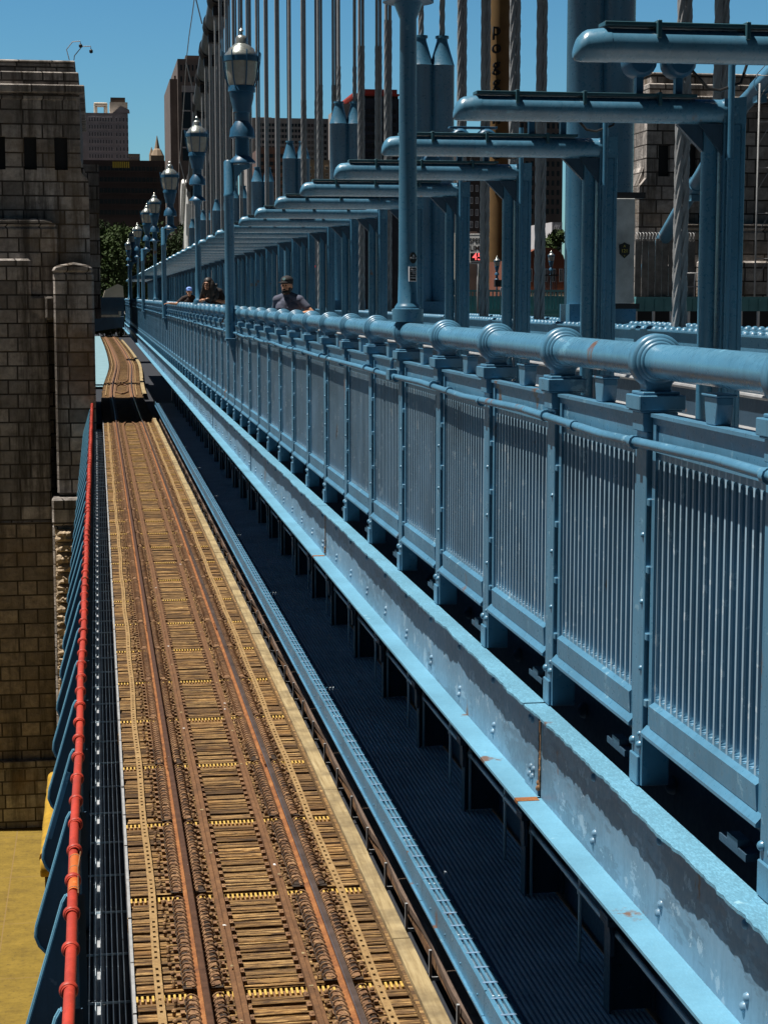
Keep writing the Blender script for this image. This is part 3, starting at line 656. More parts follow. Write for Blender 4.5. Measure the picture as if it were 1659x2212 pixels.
# fascia girder in segments
seg0, SL, gi = 5.6, 3.13 * 3, 0
UFl, UFr, UH, WX, LFl, LH = 2.242, 2.366, 2.189, 2.34, 2.199, 2.716
yj = [5.0, 9.35] + [9.35 + SL * k for k in range(1, 17)]
for a, c_ in zip(yj[:-1], yj[1:]):
    near = a < 40
    t = thing('fascia_girder', ('blue riveted fascia girder length, rust on its joint, below the balustrade' if gi == 0 else ('second fascia girder length below the balustrade, starting at the rusty open joint' if gi == 1 else 'blue riveted fascia girder length in the receding row below the balustrade')), 'girder', (WX, a, E - LH), 'fascia girder lengths below the balustrade')
    gi += 1
    b = MB(); st = .03 if near else .4; ys = []; q = a + .012
    while q < c_ - .012: ys.append(q); q += st
    ys.append(c_ - .012); low = 0; v = []
    for q in ys:
        low = low * .9 + R(-.004, .004) * (1 if near else .4); j = low + (R(-.004, .004) if near else 0)
        v += [(UFl + j, q, E - UH + .001 * R(-1, 1)), (UFl + j, q, E - UH - .014), (UFr, q, E - UH - .014), (UFr, q, E - UH)]
    b.add(v, [(i * 4 + k, i * 4 + (k + 1) % 4, i * 4 + 4 + (k + 1) % 4, i * 4 + 4 + k) for i in range(len(ys) - 1) for k in range(4)])
    b.add(v[:4], [(0, 1, 2, 3)]); b.add(v[-4:], [(3, 2, 1, 0)])
    obj('top_flange', b, 'blue_flange', t)
    b = MB(); b.box(WX, WX + .014, a + .03, c_ - .012, E - LH, E - UH - .0145); 
    b.box(WX - .008, WX - .0005, a + .03, a + .33, E - LH + .002, E - UH - .017)
    wb = b
    b = MB(); b.box(LFl, WX + .02, a + .012, c_ - .012, E - LH - .016, E - LH - .0005); obj('bottom_flange', b, 'blue_ledge', t)
    b = wb; y = a + .12; k = 0
    while y < c_ - .1:
        for h in (2.27, 2.32, 2.59, 2.64):
            for dy in ((0,) if k else (0, .06)):
                b.dome((WX - (.008 if k == 0 else 0), y + dy + (.035 if h in (2.32, 2.64) else 0), E - h), (-1, 0, 0), .021, 0, 10)
        y += 1.045; k += 1
    obj('web_plate', b, 'blue_web', t)
    if gi <= 3:
        b = MB(); 
        for q in range(14): b.box(WX - .004 - R(0, .006), WX + .01, a - .012, a + R(.012, .03), E - LH + .03 * q + .06, E - LH + .03 * q + .095)
        for q in range(5): b.dome((WX - .004, a + .02 + R(-.015, .02), E - LH + .05 + R(-.02, .03)), (-1, 0, 0), .018)
        obj('corroded_edge', b, 'rustclip', t)
        b = MB(); b.box(LFl - .002, WX - .02, a - .06, a + .011, E - LH - .0155, E - LH + .002); obj('rust_patch', b, 'rust', t)
# beams behind the balustrade foot
b = MB(); b.box(2.50, 2.60, 5.2, 157, E - 2.06, E - 1.86); b.box(2.72, 2.8, 5.2, 157, E - 2.6, E - 1.63)
for k in range(NP): b.box(2.42, 2.5, py(k) + .35, py(k) + .65, E - 2.16, E - 2.13); b.box(2.42, 2.47, py(k) + .44, py(k) + .56, E - 2.13, E - 2.10); b.dome((2.71, py(k) + .5, E - 2.35), (-1, 0, 0), .05)
b.box(2.36, 2.86, 5.2, 157, E - 2.75, E - 2.735)  # bottom plate widened to stop sun leaking onto the raised grating
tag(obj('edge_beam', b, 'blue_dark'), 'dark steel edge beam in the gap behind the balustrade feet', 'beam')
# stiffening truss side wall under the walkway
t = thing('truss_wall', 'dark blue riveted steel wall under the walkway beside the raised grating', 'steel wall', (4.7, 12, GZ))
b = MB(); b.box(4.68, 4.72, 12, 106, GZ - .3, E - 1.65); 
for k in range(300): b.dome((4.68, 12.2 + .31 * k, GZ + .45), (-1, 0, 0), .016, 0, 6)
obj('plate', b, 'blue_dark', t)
b = MB(); b.box(-.42, -.40, -.09, .09, 0, 4.2); b.box(-.40, 0.0, -.008, .008, 0, 4.2); b.box(-.03, -.005, -.09, .09, 0, 4.2)
for k in range(8): b.dome((-.12, -.0085, .15 + .25 * k), (0, -1, 0), .016); b.dome((-.3, -.0085, .15 + .25 * k), (0, -1, 0), .016)
pmw = b.mesh('web_post', [M['blue_dark']])
for k in range(30): link('web_post', pmw, t, (-.02, 14.6 - 12 + 3.13 * k, 0))
t = thing('service_handrail', 'dull blue pipe handrail beside the raised grating under the walkway', 'handrail', (4.3, 12, GZ))
b = MB(); b.tube([(4.33, 12, GZ + .70), (4.33, 106, GZ + .70)], .024, 10); obj('rail', b, 'gratingbar', t)
b = MB(); b.tube([(0, 0, 0), (0, 0, 1.2)], .018, 8); b.tube([(0, 0, .66), (0, 0, .74)], .03, 8); bm_ = b.mesh('upright', [M['gratingbar']])
for k in range(60): link('upright', bm_, t, (.03, 15.75 - 12 + 1.565 * k + (0.35 if k % 2 else 0), 0))
b = MB(); b.prism([(-.16, .62), (.0, .62), (.0, .95), (-.08, .95), (-.16, .8)], 'x', -.02, .02); b.box(-.06, .06, -.22, .02, .955, .985); b.box(-.06, .06, -.22, .02, .90, .954)
bx = b.mesh('equipment_box', [M['blue_dark']], .004)
for k in range(26):
    tag(link('equipment_box', bx, None, (4.2, 14.4 + 3.13 * k, GZ)), 'small dark blue box fixed on a wall post beside the raised grating', 'equipment box', 'boxes on the truss wall posts')

# ================================================================== L FRAMES
b = MB(); AZ = 1.27 + 1.45                             # arm axis above walkway floor
b.tube([(-1.865, 0, AZ), (-1.0, 0, AZ), (-.07, 0, AZ)], .085, 20)
v_ = []; n_ = 20
for x_, sl, r_, dz_ in ((-1.865, 0, .0875, 0), (-1.875, .0, .0875, 0), (-1.99, .014, .081, -.006), (-2.018, .02, .072, -.010), (-2.036, .02, .052, -.014), (-2.042, .015, .025, -.016)):
    for j in range(n_): a_ = 2 * math.pi * j / n_; v_.append((x_ + sl * math.sin(a_) * r_ / .082, r_ * math.cos(a_), AZ + dz_ + r_ * math.sin(a_)))
b.add(v_, [(i * n_ + j, i * n_ + (j + 1) % n_, (i + 1) * n_ + (j + 1) % n_, (i + 1) * n_ + j) for i in range(5) for j in range(n_)], 0, True); b.add(v_[-n_:], [list(range(n_))]); 
b.prism([(-.16, AZ + .084), (.0, AZ + .10), (.0, AZ - .084), (-.16, AZ - .084)], 'y', -.078, .078); armm = b.mesh('arm', [M['blue_arm']])
b = MB(); b.box(-.155, -.035, -.075, .075, 0, AZ - .0845); b.box(-.034, 0, -.075, .075, 0, AZ + .08); b.box(-.17, .03, -.09, .09, .46, .5); b.box(.001, .14, -.06, .06, .28, .455)
b.box(.001, .16, -.07, .07, .456, .475)
sq = b.mesh('square_post', [M['blue_post']], .005)
b = MB(); b.tube([(-.226, .03, 0), (-.226, .03, AZ - .08)], .058, 20); b.box(-.31, -.17, -.1, -.01, .40, .47); b.box(-.36, -.14, -.14, -.0, .471, .485); rp = b.mesh('round_post', [M['blue_post']])
b = MB(); b.prism([(-.47, AZ - .086), (-.285, AZ - .27), (-.285, AZ - .086)], 'y', .0, .05); b.prism([(-.33, AZ - .086), (-.16, AZ - .30), (-.16, AZ - .086)], 'y', -.05, -.03); gs = b.mesh('gusset', [M['blue_dark']])
b = MB(); b.tube([(-.12, -.1, 0), (-.12, -.1, AZ - .3)], .02, 10); b.tube([(-.12, -.1, AZ - .32), (-.12, -.1, AZ + .45)], .024, 10); b.box(-.15, -.09, -.125, -.075, AZ - .335, AZ - .32); b.box(-.15, -.09, -.125, -.075, .4, .41)
cdm = b.mesh('riser_conduit', [M['blue_post']])
b = MB(); b.box(-1.9, -.35, -.065, .065, AZ + .09, AZ + .112)
for xx in (-1.62, -1.15, -.62): b.box(xx - .012, xx + .012, -.088, .088, AZ + .03, AZ + .12)
plk = b.mesh('top_plank', [M['tealdark']], .003)
b = MB()
for xx in (-.75, -.47):
    b.tube([(xx, -.09, AZ + .33), (xx, -.06, AZ + .33), (xx, .08, AZ + .33)], [.085, .11, .11], 18); b.box(xx - .025, xx + .025, -.03, .03, AZ + .113, AZ + .25)
b.box(-.86, -.36, -.06, .05, AZ + .44, AZ + .46)
fl = b.mesh('floodlight', [M['blue_deep']], .003)
b = MB(); b.tube([(-.40, -.06, AZ + .28), (-.28, -.08, AZ + .15), (-.2, -.09, AZ + .135), (-.05, -.09, AZ + .19), (.02, -.08, AZ + .4)], .011, 8); wr = b.mesh('power_cable', [M['rubber']])
frames_lab = ['nearest blue L-shaped pipe frame, only its flaking arm end showing at the upper right', 'second L-shaped pipe frame, square post at the right edge, round floodlights over its arm',
              'third L-shaped pipe frame, holding the tall grey and white notice box on its post', 'fourth L-shaped pipe frame, its post beside the green lane signal', 'fifth L-shaped pipe frame, its post just left of the speed limit sign']
f0 = thing('pipe_frame', frames_lab[0], 'pipe frame', (4.46, 9.12, E - 1.45), 'L-shaped pipe frames over the walkway')
for nm, me in (('arm', armm), ('square_post', sq), ('round_post', rp), ('gusset', gs), ('riser_conduit', cdm), ('top_plank', plk)): link(nm, me, f0)
fr = [f0]
for k in range(1, 46):
    fr.append(dup(f0, (4.46, 9.12 + 3.14 * k, E - 1.45), frames_lab[k] if k < 5 else 'blue L-shaped pipe frame far along the row, overlapped by its neighbours'))
for k in range(1, 6):
    o = thing('floodlight_pair', ['', 'pair of round blue floodlights on the second arm, partly behind the nearest arm', 'pair of blue floodlights standing on the third arm, backs like wedges', 'pair of blue floodlights standing on the fourth arm near the pole', 'pair of blue floodlights on the fifth arm', 'pair of blue floodlights on the sixth arm'][k], 'floodlight', (4.46, 9.12 + 3.14 * k, E - 1.45), 'floodlight pairs on the frame arms')
    link('floodlight', fl, o); link('power_cable', wr, o)

# notice box on the third frame
yb_ = 9.12 + 3.14 * 2 + .22
xa, za = W(1284, 428, yb_); xb, zb_ = W(1368, 655, yb_)
t = thing('notice_box', 'tall grey and white notice box with a black shield sticker behind the third frame post', 'sign box', (xa, yb_, zb_))
xm = xa + (xb - xa) * .25
b = MB(); b.box(xa, xm, yb_, yb_ + .1, zb_, za); obj('grey_panel', b, 'greypanel_dark', t, .004)
b = MB(); b.box(xm + .08, xb, yb_, yb_ + .1, zb_, za); obj('white_panel', b, 'offwhite', t, .004)
b = MB(); b.box(xa + .02, xb + .10, yb_ + .02, yb_ + .12, za + .003, za + .055); b.box(xa + .02, xb + .06, yb_ + .02, yb_ + .12, zb_ - .05, zb_ - .003); obj('clamp', b, 'black', t)
cx_, cz_ = W(1348, 541, yb_); k = .001
b = MB(); b.prism([(cx_ - .05, cz_ + .05), (cx_ - .02, cz_ + .06), (cx_, cz_ + .072), (cx_ + .02, cz_ + .06), (cx_ + .05, cz_ + .05), (cx_ + .046, cz_ - .03), (cx_, cz_ - .07), (cx_ - .046, cz_ - .03)], 'y', yb_ - .004, yb_ - .001)
stk = obj('shield_sticker', b, 'stickerblack', t)
def world_loc(o):
    l = Vector((0, 0, 0))
    while o: l += Vector(o.location); o = o.parent
    return l
def wtext(body, size, mat, parent, name, wl, **kw): return text(body, size, mat, parent, name, Vector(wl) - world_loc(parent), **kw)
wtext('121', .042, 'gold', stk, 'lettering', (cx_, yb_ - .0055, cz_ - .005)); wtext('A', .03, 'gold', stk, 'lettering', (cx_, yb_ - .0055, cz_ + .037)); wtext('o', .02, 'gold', stk, 'lettering', (cx_, yb_ - .0055, cz_ - .045))
gx_, gz_ = W(1290, 540, yb_); b = MB(); b.box(gx_ - .03, gx_ + .02, yb_ - .003, yb_ - .001, gz_ - .035, gz_ + .035); obj('worn_label', b, 'gold', t)

# ================================================================== SUSPENDERS AND CABLES
SX = (5.0, 5.33)
CAB = []
for px_, py_ in ((472, 0), (452, 110), (436, 220), (428, 330), (420, 420)):
    a = (px_ - 829.5) / FPX; b_ = (1106 - py_) / FPX
    vv = [cF[i] + a * cR[i] + b_ * cU[i] for i in range(3)]; Yc = 5.16 / (vv[0] / vv[1]); CAB.append((Yc, E + vv[2] / vv[1] * Yc))
def cabz(y):
    if y <= CAB[0][0]: return CAB[0][1] + (CAB[0][0] - y) * (.37 + (CAB[0][0] - y) * .0008)
    for (a, za_), (c_, zc_) in zip(CAB[:-1], CAB[1:]):
        if a <= y <= c_: return za_ + (zc_ - za_) * (y - a) / (c_ - a)
    return CAB[-1][1] - (y - CAB[-1][0]) * .5
for cxx, lab in ((5.16, 'thick main suspension cable with dark bands dropping past the near lamp posts'), (32.0, 'far main suspension cable dropping in front of the right stone tower')):
    t = thing('main_cable', lab, 'bridge cable', (cxx, 100, E), 'main suspension cables')
    ys = [6, 30, 55] + [70 + 3 * k for k in range(10)] + [CAB[-1][0]]
    b = MB(); pts = [(cxx, y, cabz(y)) for y in ys if y < 99]; pts.append((cxx, 104, cabz(99) - 2.6)); b.tube(pts, .40, 20)
    obj('cable', b, 'cablegrey' if cxx < 10 else 'blue', t)
    y = 18.41
    while y < 97:
        b = MB(); z0_, z1_ = cabz(y - .35), cabz(y + .35); b.tube([(cxx, y - .35, z0_), (cxx, y + .35, z1_)], .47, 18); b.box(cxx - .25, cxx + .25, y - .3, y + .3, cabz(y) - .75, cabz(y) - .42); y += 3.2
        obj('cable_band', b, 'black' if cxx < 10 else 'blue', t)
    b = MB()
    for dx in (-.75, .75): b.tube([(cxx + dx, y, cabz(y) + 1.5 + .12 * math.sin(y * .6)) for y in ys if y < 97], .022, 6)
    for k in range(8):
        y = 40 + k * 8
        for dx in (-.75, .75): b.tube([(cxx + dx * .6, y, cabz(y) + .3), (cxx + dx, y, cabz(y) + 1.55)], .03, 6)
    obj('hand_rope', b, 'rope', t)
b = MB(); sxx, sY = 5.16, 98.5
prof_ = [(sY - 2.2, cabz(97) + .9), (sY - 1.2, cabz(97) + 1.15), (sY, cabz(97) + .7), (sY + 1, cabz(97) - 1.2), (sY + 1.3, E - .3), (sY - 1.5, E - .3), (sY - 1.6, cabz(97) - 1.8), (sY - 2.3, cabz(97) - .2)]
b.prism(prof_, 'x', sxx - .42, sxx + .42); b.prism([(y, z_ + .0) for y, z_ in prof_[:4]] + [(sY - .4, cabz(97) - .3)], 'x', sxx - .62, sxx - .425)
tag(obj('cable_saddle', b, 'white', bevel=.08), 'pale curved cable saddle housing at the foot of the main cable', 'cable saddle')

def rope_mesh(zlo, zdet, ztop, r=.032):
    b = MB(); n = 20; st = .03; rings = []; z_ = zlo
    while z_ < zdet:
        rings.append([(r * (1 + .30 * math.cos(5 * (a - z_ * 6.0))) * math.cos(a), r * (1 + .30 * math.cos(5 * (a - z_ * 6.0))) * math.sin(a), z_) for a in [2 * math.pi * j / n for j in range(n)]]); z_ += st
    b.add([q for g in rings for q in g], [(i * n + j, i * n + (j + 1) % n, (i + 1) * n + (j + 1) % n, (i + 1) * n + j) for i in range(len(rings) - 1) for j in range(n)], 0, True)
    b.cyl((0, 0, zdet - .02), (0, 0, ztop), r, 8); return b
SG = 'suspender ropes of the near main cable'
sk_n = 0
b = MB(); b.lathe([(.185, .22), (.19, .22), (.19, 3.82), (.196, 3.83), (.19, 3.84), (.085, 4.20), (.085, 4.24), (.105, 4.245), (.105, 4.28)], (0, 0, 0), 28); b.box(-.19, .19, -.2, .2, -.25, .22); skm = b.mesh('sleeve', [M['blue_post']])
for k in range(0, 26):
    y = 15.21 + 3.2 * k; tube_ = (k % 3 == 1); ct = cabz(y)
    for q, xx in enumerate(SX):
        tall = tube_
        if y < 30:
            lab = ('blue sleeved suspender ' + ('left' if q == 0 else 'right') + ' of the ' + ('big pair filling the view right of the speed sign' if k == 1 else 'pair just right of the tall light pole')) if tube_ else ('twisted steel suspender rope, ' + ('left' if q == 0 else 'right') + ' of its pair, ' + {0: 'nearest the camera before the right stone tower', 2: 'just right of the brown chimney', 3: 'crossing the brown chimney and speed sign', }.get(k, 'behind the light pole'))
        else: lab = 'blue sleeved suspender with a conical top in the receding row' if tube_ else 'dark twisted suspender rope in the dense receding row'
        t = thing('suspender', lab, 'suspender', (xx, y, E - .3), SG)
        det = min(9.0, ct - E) if y < 26 else (5.0 if y < 46 else .2)
        bb = rope_mesh(.0 if not tube_ else 4.0, (max(det, 4.3) if tube_ else det), max(5, ct - E + .2), .03 if not tube_ else .036)
        if not tube_:
            for i in range(len(bb.v)): bb.v[i] = (bb.v[i][0] - .034, bb.v[i][1] - .012, bb.v[i][2])
            b2 = rope_mesh(.0, det, max(5, ct - E + .2), .03); bb.add([(p[0] + .034, p[1] + .012, p[2]) for p in b2.v], b2.f, 0, True)
        me = bpy.data.meshes.new('rope'); me.from_pydata(bb.v, [], bb.f); me.materials.append(M['rope']); me.polygons.foreach_set('use_smooth', [True] * len(me.polygons)); link('rope', me, t)
        if tube_: link('sleeve', skm, t)
# riveted chord beside the walkway
t = thing('truss_chord', 'blue riveted truss chord along the right side of the walkway', 'girder', (5.2, 6, E - .3))
b = MB(); b.box(4.75, 4.94, 6, 157, E - .62, E - .30); b.box(5.40, 5.62, 6, 157, E - .62, E - .28); b.box(4.75, 5.62, 6, 157, E - .66, E - .621); b.box(4.72, 4.96, 6, 157, E - .299, E - .285); y = 8.0
while y < 34:
    for xx, zz in ((4.78, .284), (4.89, .284), (5.44, .279), (5.57, .279)): b.dome((xx, y, E - zz), (0, 0, 1), .032, 0, 7)
    y += .16
obj('chord_plate', b, 'blue', t)
b = MB(); b.box(4.94, 5.40, 6, 157, E - .60, E - .59); obj('rusty_gap', b, 'greypanel_dark', t)
b = MB(); b.box(4.715, 4.745, 6, 157, E - 1.45, E - .625); obj('kick_plate', b, 'blue_dark', t)
b = MB(); b.tube([(4.68, 6, E - .98), (4.68, 157, E - .98)], .035, 10); b.tube([(4.69, 6, E - .72), (4.69, 157, E - .72)], .02, 8); obj('service_pipe', b, 'grey', t)
b = MB()
for k in range(100): b.box(4.96, 5.38, 8 + .6 * k, 8.05 + .6 * k, E - .58, E - .40)
obj('lacing', b, 'blue_dark', t)

# ================================================================== LAMP POSTS
k_ = .00244
prof_u = [(.135, 0), (.20, 0), (.22, .03), (.19, .07), (.14, .15)]
def lampset(t, x, z0, s=1.0):                         # ornamental lantern above z0
    U = lambda a: (1080 - a) * k_ * s
    def pr(l): return [(r * k_ * s, z0 + U(a)) for r, a in l]
    b = MB(); b.lathe(pr([(55, 1082), (90, 1078), (88, 1066), (56, 1035), (48, 1030), (46, 915), (82, 912), (88, 905), (85, 890), (80, 850), (44, 797), (48, 790), (48, 745), (60, 738), (66, 700), (78, 650), (82, 620), (80, 606), (92, 604), (92, 585), (88, 565)]), (x, 0, 0), 20); obj('lamp_stem', b, 'blue_deep', t, loc=(0, 0, 0))
    b = MB(); b.lathe(pr([(84, 563), (92, 540), (104, 470), (111, 406)]), (x, 0, 0), 24); obj('glass_globe', b, 'glass', t, loc=(0, 0, 0))
    b = MB(); b.lathe(pr([(118, 405), (126, 404), (128, 370), (118, 369)]), (x, 0, 0), 24)
    for j in range(8):
        a = 2 * math.pi * j / 8 + .2; c_, s_ = math.cos(a), math.sin(a)
        b.tube([(x + c_ * r * k_ * s, s_ * r * k_ * s, z0 + U(q)) for r, q in ((92, 570), (112, 520), (124, 440), (131, 380), (134, 345), (128, 335))], .012 * s, 6)
    obj('globe_cage', b, 'blue_deep', t, loc=(0, 0, 0))
    b = MB(); b.lathe(pr([(112, 368), (110, 352), (92, 335), (86, 318), (62, 300), (44, 285), (40, 250), (30, 232), (10, 225), (10, 205), (18, 198), (10, 190), (4, 178)]), (x, 0, 0), 24); obj('lamp_cap', b, 'capmetal', t, loc=(0, 0, 0))
proto = {}
for kd in 'AB':
    t = thing('lamp_post', 'x', 'lamp post', (BX, 0, E - .2) if kd == 'A' else (2.275, 0, E - .72), 'ornate blue lamp posts along the balustrade')
    b = MB()
    if kd == 'A':
        b.lathe([(.10, .0), (.125, 0), (.125, .10), (.105, .105), (.105, .115), (.095, .13), (.08, .15), (.074, .4), (.066, 2.34), (.115, 2.46), (.115, 2.47)], (0, 0, 0), 20)
        obj('pole', b, 'blue_post', t, loc=(0, 0, 0)); lampset(t, 0, 2.46, .91)
    else:
        b.lathe([(.082, 0), (.085, .0), (.083, 2.4), (.090, 2.42), (.090, 2.46), (.083, 2.47), (.083, 3.0), (.06, 3.03)], (0, 0, 0), 20); obj('pole', b, 'blue_post', t, loc=(0, 0, 0))
        b = MB(); b.prism([(.085, 2.95), (.36, 2.97), (.36, 2.90), (.24, 2.86), (.14, 2.74), (.085, 2.5)], 'y', -.07, .07); b.box(.07, .15, -.09, .09, .28, .5); b.box(-.09, .10, -.1, .1, -.045, -.001); b.prism([(-.03, -.0455), (.09, -.0455), (.09, -.42), (.06, -.42)], 'y', -.02, .08)
        obj('bracket', b, 'blue', t, .004, loc=(0, 0, 0)); lampset(t, .235, 2.98, 1.03)
    proto[kd] = t
labs = ['tall blue pole with round and square stickers, its lantern above the frame', 'largest lantern lamp post in full view, bracketed to the outside of the balustrade', 'second lantern lamp post in view, standing on the handrail just left of the largest', 'third lantern lamp post in view, bracketed outside the rail', 'fourth lantern lamp post in view, standing on the handrail'] + ['small far lantern lamp post in the tight cluster where the balustrade vanishes'] * 4
used = set()
for (yl, kd), lab in zip(lampsY, labs):
    p = proto[kd]; lo = (p.location.x, yl, p.location.z)
    if kd not in used: used.add(kd); p.location = lo; p['label'] = lab; first = p
    else: dup(p, lo, lab)
for px_, py_, Yd, lab in ((1073, 585, 150, 'small far lamp post below the brown chimney beyond the road'), (1190, 575, 140, 'small far lamp post beside the black picket fence')):
    xw, zw = W(px_, py_, Yd); dup(proto['A'], (xw, Yd, zw - 3.2), lab)
# stickers on the near pole
pole = proto['A']
for px_, py_, nm in ((893, 557, 'oval'), (892, 592, 'rect')):
    xw, zw = W(px_, py_, 14.1); dx = xw - BX; dx = max(-.06, min(.06, dx)); ang = math.asin(dx / .074); 
    loc = (BX + .0755 * math.sin(ang), 14.18 - .0755 * math.cos(ang), zw); rot = (math.pi / 2, 0, ang)
    t = thing('sticker', 'oval black sticker stuck on the tall light pole' if nm == 'oval' else 'small black and white rectangular sticker under the oval one on the light pole', 'sticker', loc); t.rotation_euler = (0, 0, ang)
    b = MB()
    if nm == 'oval':
        b.prism([(.031 * math.cos(a), .044 * math.sin(a)) for a in [2 * math.pi * j / 24 for j in range(24)]], 'y', -.0015, .012); obj('backing', b, 'stickerblack', t, loc=(0, 0, 0))
        text('PHILLY', .019, 'stickerwhite', t, 'lettering', (0, -.003, -.002)); text('^', .05, 'stickerwhite', t, 'emblem', (0, -.003, .008))
    else:
        b.box(-.034, .034, -.0015, .012, -.058, .058); obj('backing', b, 'stickerwhite', t, loc=(0, 0, 0))
        b = MB(); b.box(-.028, .028, -.003, -.0018, -.052, .05); obj('black_field', b, 'stickerblack', t, loc=(0, 0, 0))
        text('BUILT', .016, 'stickerwhite', t, 'lettering', (0, -.0045, .034)); text('.122', .021, 'stickerwhite', t, 'lettering', (0, -.0045, .006)); text('WINE', .019, 'stickerwhite', t, 'lettering', (0, -.0045, -.03))
        b = MB(); b.box(-.026, .026, -.0045, -.0032, .02, .0225); b.box(-.026, .026, -.0045, -.0032, -.012, -.0095); obj('rule', b, 'stickerwhite', t, loc=(0, 0, 0))

# ================================================================== STONE TOWERS
def tower(name, label, Y, mirror=None, dp=24.0):
    T = thing(name, label, 'stone tower', (0, 0, -24.2), 'stone anchorage towers')
    def X(px): 
        x = W(px, 640, Y)[0]; return x if mirror is None else mirror - x
    def Z(py): return W(209, py, Y)[1]
    far = -13.5 if mirror is None else mirror + 13.5
    def bx(b, pxr, yf, yb, z0, z1, m=0): b.box(far, X(pxr), yf, yb, z0, z1, m)
    b = MB(); bx(b, 197, Y + .5, Y + dp, -24.2, Z(392))
    v0, v1 = X(197), X(181)
    b.prism([(far, Z(392)), (v0, Z(392)), (v1, Z(345)), (far, Z(345))], 'y', Y + .5, Y + dp)
    bx(b, 181, Y + .5, Y + dp, Z(345), Z(200))
    obj('body', b, 'stone', T)
    b = MB(); b.box(far, X(219), Y + 4, Y + dp - 1, Z(690), Z(345)); b.box(far, X(203), Y + 4, Y + dp - 1, -24.2, Z(690) - .003); obj('rear_block', b, 'stone', T)
    # slotted front: stone strips between three dark recesses
    b = MB(); slots = [(2, 20), (60, 87), (125, 153)]; zt_, zb2 = Z(297), Z(368); last = far
    for a, c_ in slots:
        lo, hi = sorted((last, X(a))); b.box(lo, hi, Y, Y + .5, zb2, zt_); last = X(c_)
    lo, hi = sorted((last, X(181))); b.box(lo, hi, Y, Y + .5, zb2, zt_)
    b.box(far, X(181), Y, Y + .5, zt_ + .002, Z(200)); 
    b.prism([(far, zb2 - .002), (X(181), zb2 - .002), (X(181), Z(372)), (X(197), Z(392)), (X(197), Z(520)), (far, Z(520))], 'y', Y, Y + .5)
    b.box(far, X(197), Y, Y + .5, Z(760), Z(520) - .002)
    obj('front_wall', b, 'stone', T)
    b = MB(); b.box(far, X(181), Y + .44, Y + .5 - .004, zb2, zt_); obj('slot_recess', b, 'black', T)  # black sheet stands in for the darkness inside the slots
    b = MB(); bx(b, 176, Y - .1, Y + dp, Z(218), Z(204)); bx(b, 192, Y - .55, Y + dp + .6, Z(204) + .003, Z(186)); bx(b, 180, Y - .1, Y + dp, Z(186) + .003, Z(157)); bx(b, 170, Y + .3, Y + dp - 1, Z(157) + .003, Z(136)); bx(b, 173, Y + .15, Y + dp - .9, Z(136) + .003, Z(131))
    obj('cornice', b, 'stone', T, .15)
    b = MB(); b.box(far, X(127), Y - .9, Y - .003, Z(640), Z(492)); b.prism([(X(127), Z(492) + .003), (far, Z(492) + .003), (far, Z(474)), (X(100), Z(474)), (X(122), Z(480))], 'y', Y - .9, Y - .003); b.box(far, X(70), Y - 1.36, Y - .903, Z(760), Z(560)); b.box(far, X(104), Y - 1.3, Y - .005, -24.2, Z(640) - .003)
    obj('stepped_pilaster', b, 'stone', T, .12)
    b = MB(); b.box(X(118), X(204), Y - 2.4, Y - .004, Z(1058), Z(590)); b.prism([(X(114), Z(590) + .003), (X(204), Z(590) + .003), (X(200), Z(576)), (X(163), Z(568)), (X(122), Z(576))], 'y', Y - 2.5, Y - .004)
    b.box(X(100), X(118), Y - 2.0, Y - .006, Z(690), Z(640)); b.box(X(106), X(204), Y - 3.2, Y - .008, Z(1120), Z(1063)); b.box(X(106), X(204), Y - 2.8, Y - .01, -24.2, Z(1120) - .003)
    obj('buttress', b, 'stone', T, .12)
    b = MB(); b.box(far, X(104), Y - 1.36, Y - 1.303, Z(1640), Z(1120)); obj('rock_faced_wall', b, 'stonerough', T)
    b = MB(); bx(b, 102, Y - 1.75, Y - 1.30, -24.2, Z(1640)); b.box(far, X(106), Y - 1.85, Y - 1.30, Z(1640) + .003, Z(1622)); obj('base_course', b, 'stone', T, .04)
    # rough quoins
    rq = random.Random(3); b = MB(); z_ = -24.2; i = 0
    while z_ < Z(1130):
        h = rq.uniform(.5, .75); wq = rq.uniform(1.0, 1.35) if i % 2 else rq.uniform(.75, 1.0); xl = X(118); sg = 1 if mirror is None else -1
        nx, nz_, ny = 7, 4, 5; v = {}; fs = []; vl = []
        def P(a, c_, q):
            key = (a, c_, q)
            if key not in v:
                u, w2, d_ = a / nx, c_ / nz_, q / ny; edge_ = min(u, 1 - u, .3) * min(w2, 1 - w2, .3) / .09
                bul = .28 * edge_ ** .5 + rq.uniform(-.1, .1) * (1 if 0 < a < nx and 0 < c_ < nz_ else .25)
                v[key] = len(vl); vl.append((xl + sg * (u * wq - (rq.uniform(0, .2) if a == 0 else 0)), Y - 2.82 - .35 * (1 - d_) - (bul if q == 0 else 0), z_ + w2 * (h - .05)))
            return v[key]
        for a in range(nx):
            for c_ in range(nz_): fs.append((P(a, c_, 0), P(a + 1, c_, 0), P(a + 1, c_ + 1, 0), P(a, c_ + 1, 0)))
        for q in range(ny):
            for c_ in range(nz_):
                fs.append((P(0, c_, q), P(0, c_ + 1, q), P(0, c_ + 1, q + 1), P(0, c_, q + 1))); fs.append((P(nx, c_, q), P(nx, c_ + 1, q), P(nx, c_ + 1, q + 1), P(nx, c_, q + 1)))
            for a in range(nx): fs.append((P(a, 0, q), P(a + 1, 0, q), P(a + 1, 0, q + 1), P(a, 0, q + 1))); fs.append((P(a, nz_, q), P(a + 1, nz_, q), P(a + 1, nz_, q + 1), P(a, nz_, q + 1)))
        b.add(vl, fs); z_ += h; i += 1
    obj('rough_quoin', b, 'stonelight', T)
    return T
tower('stone_tower', 'massive dark granite tower with three slot windows at the left edge', 108.5)
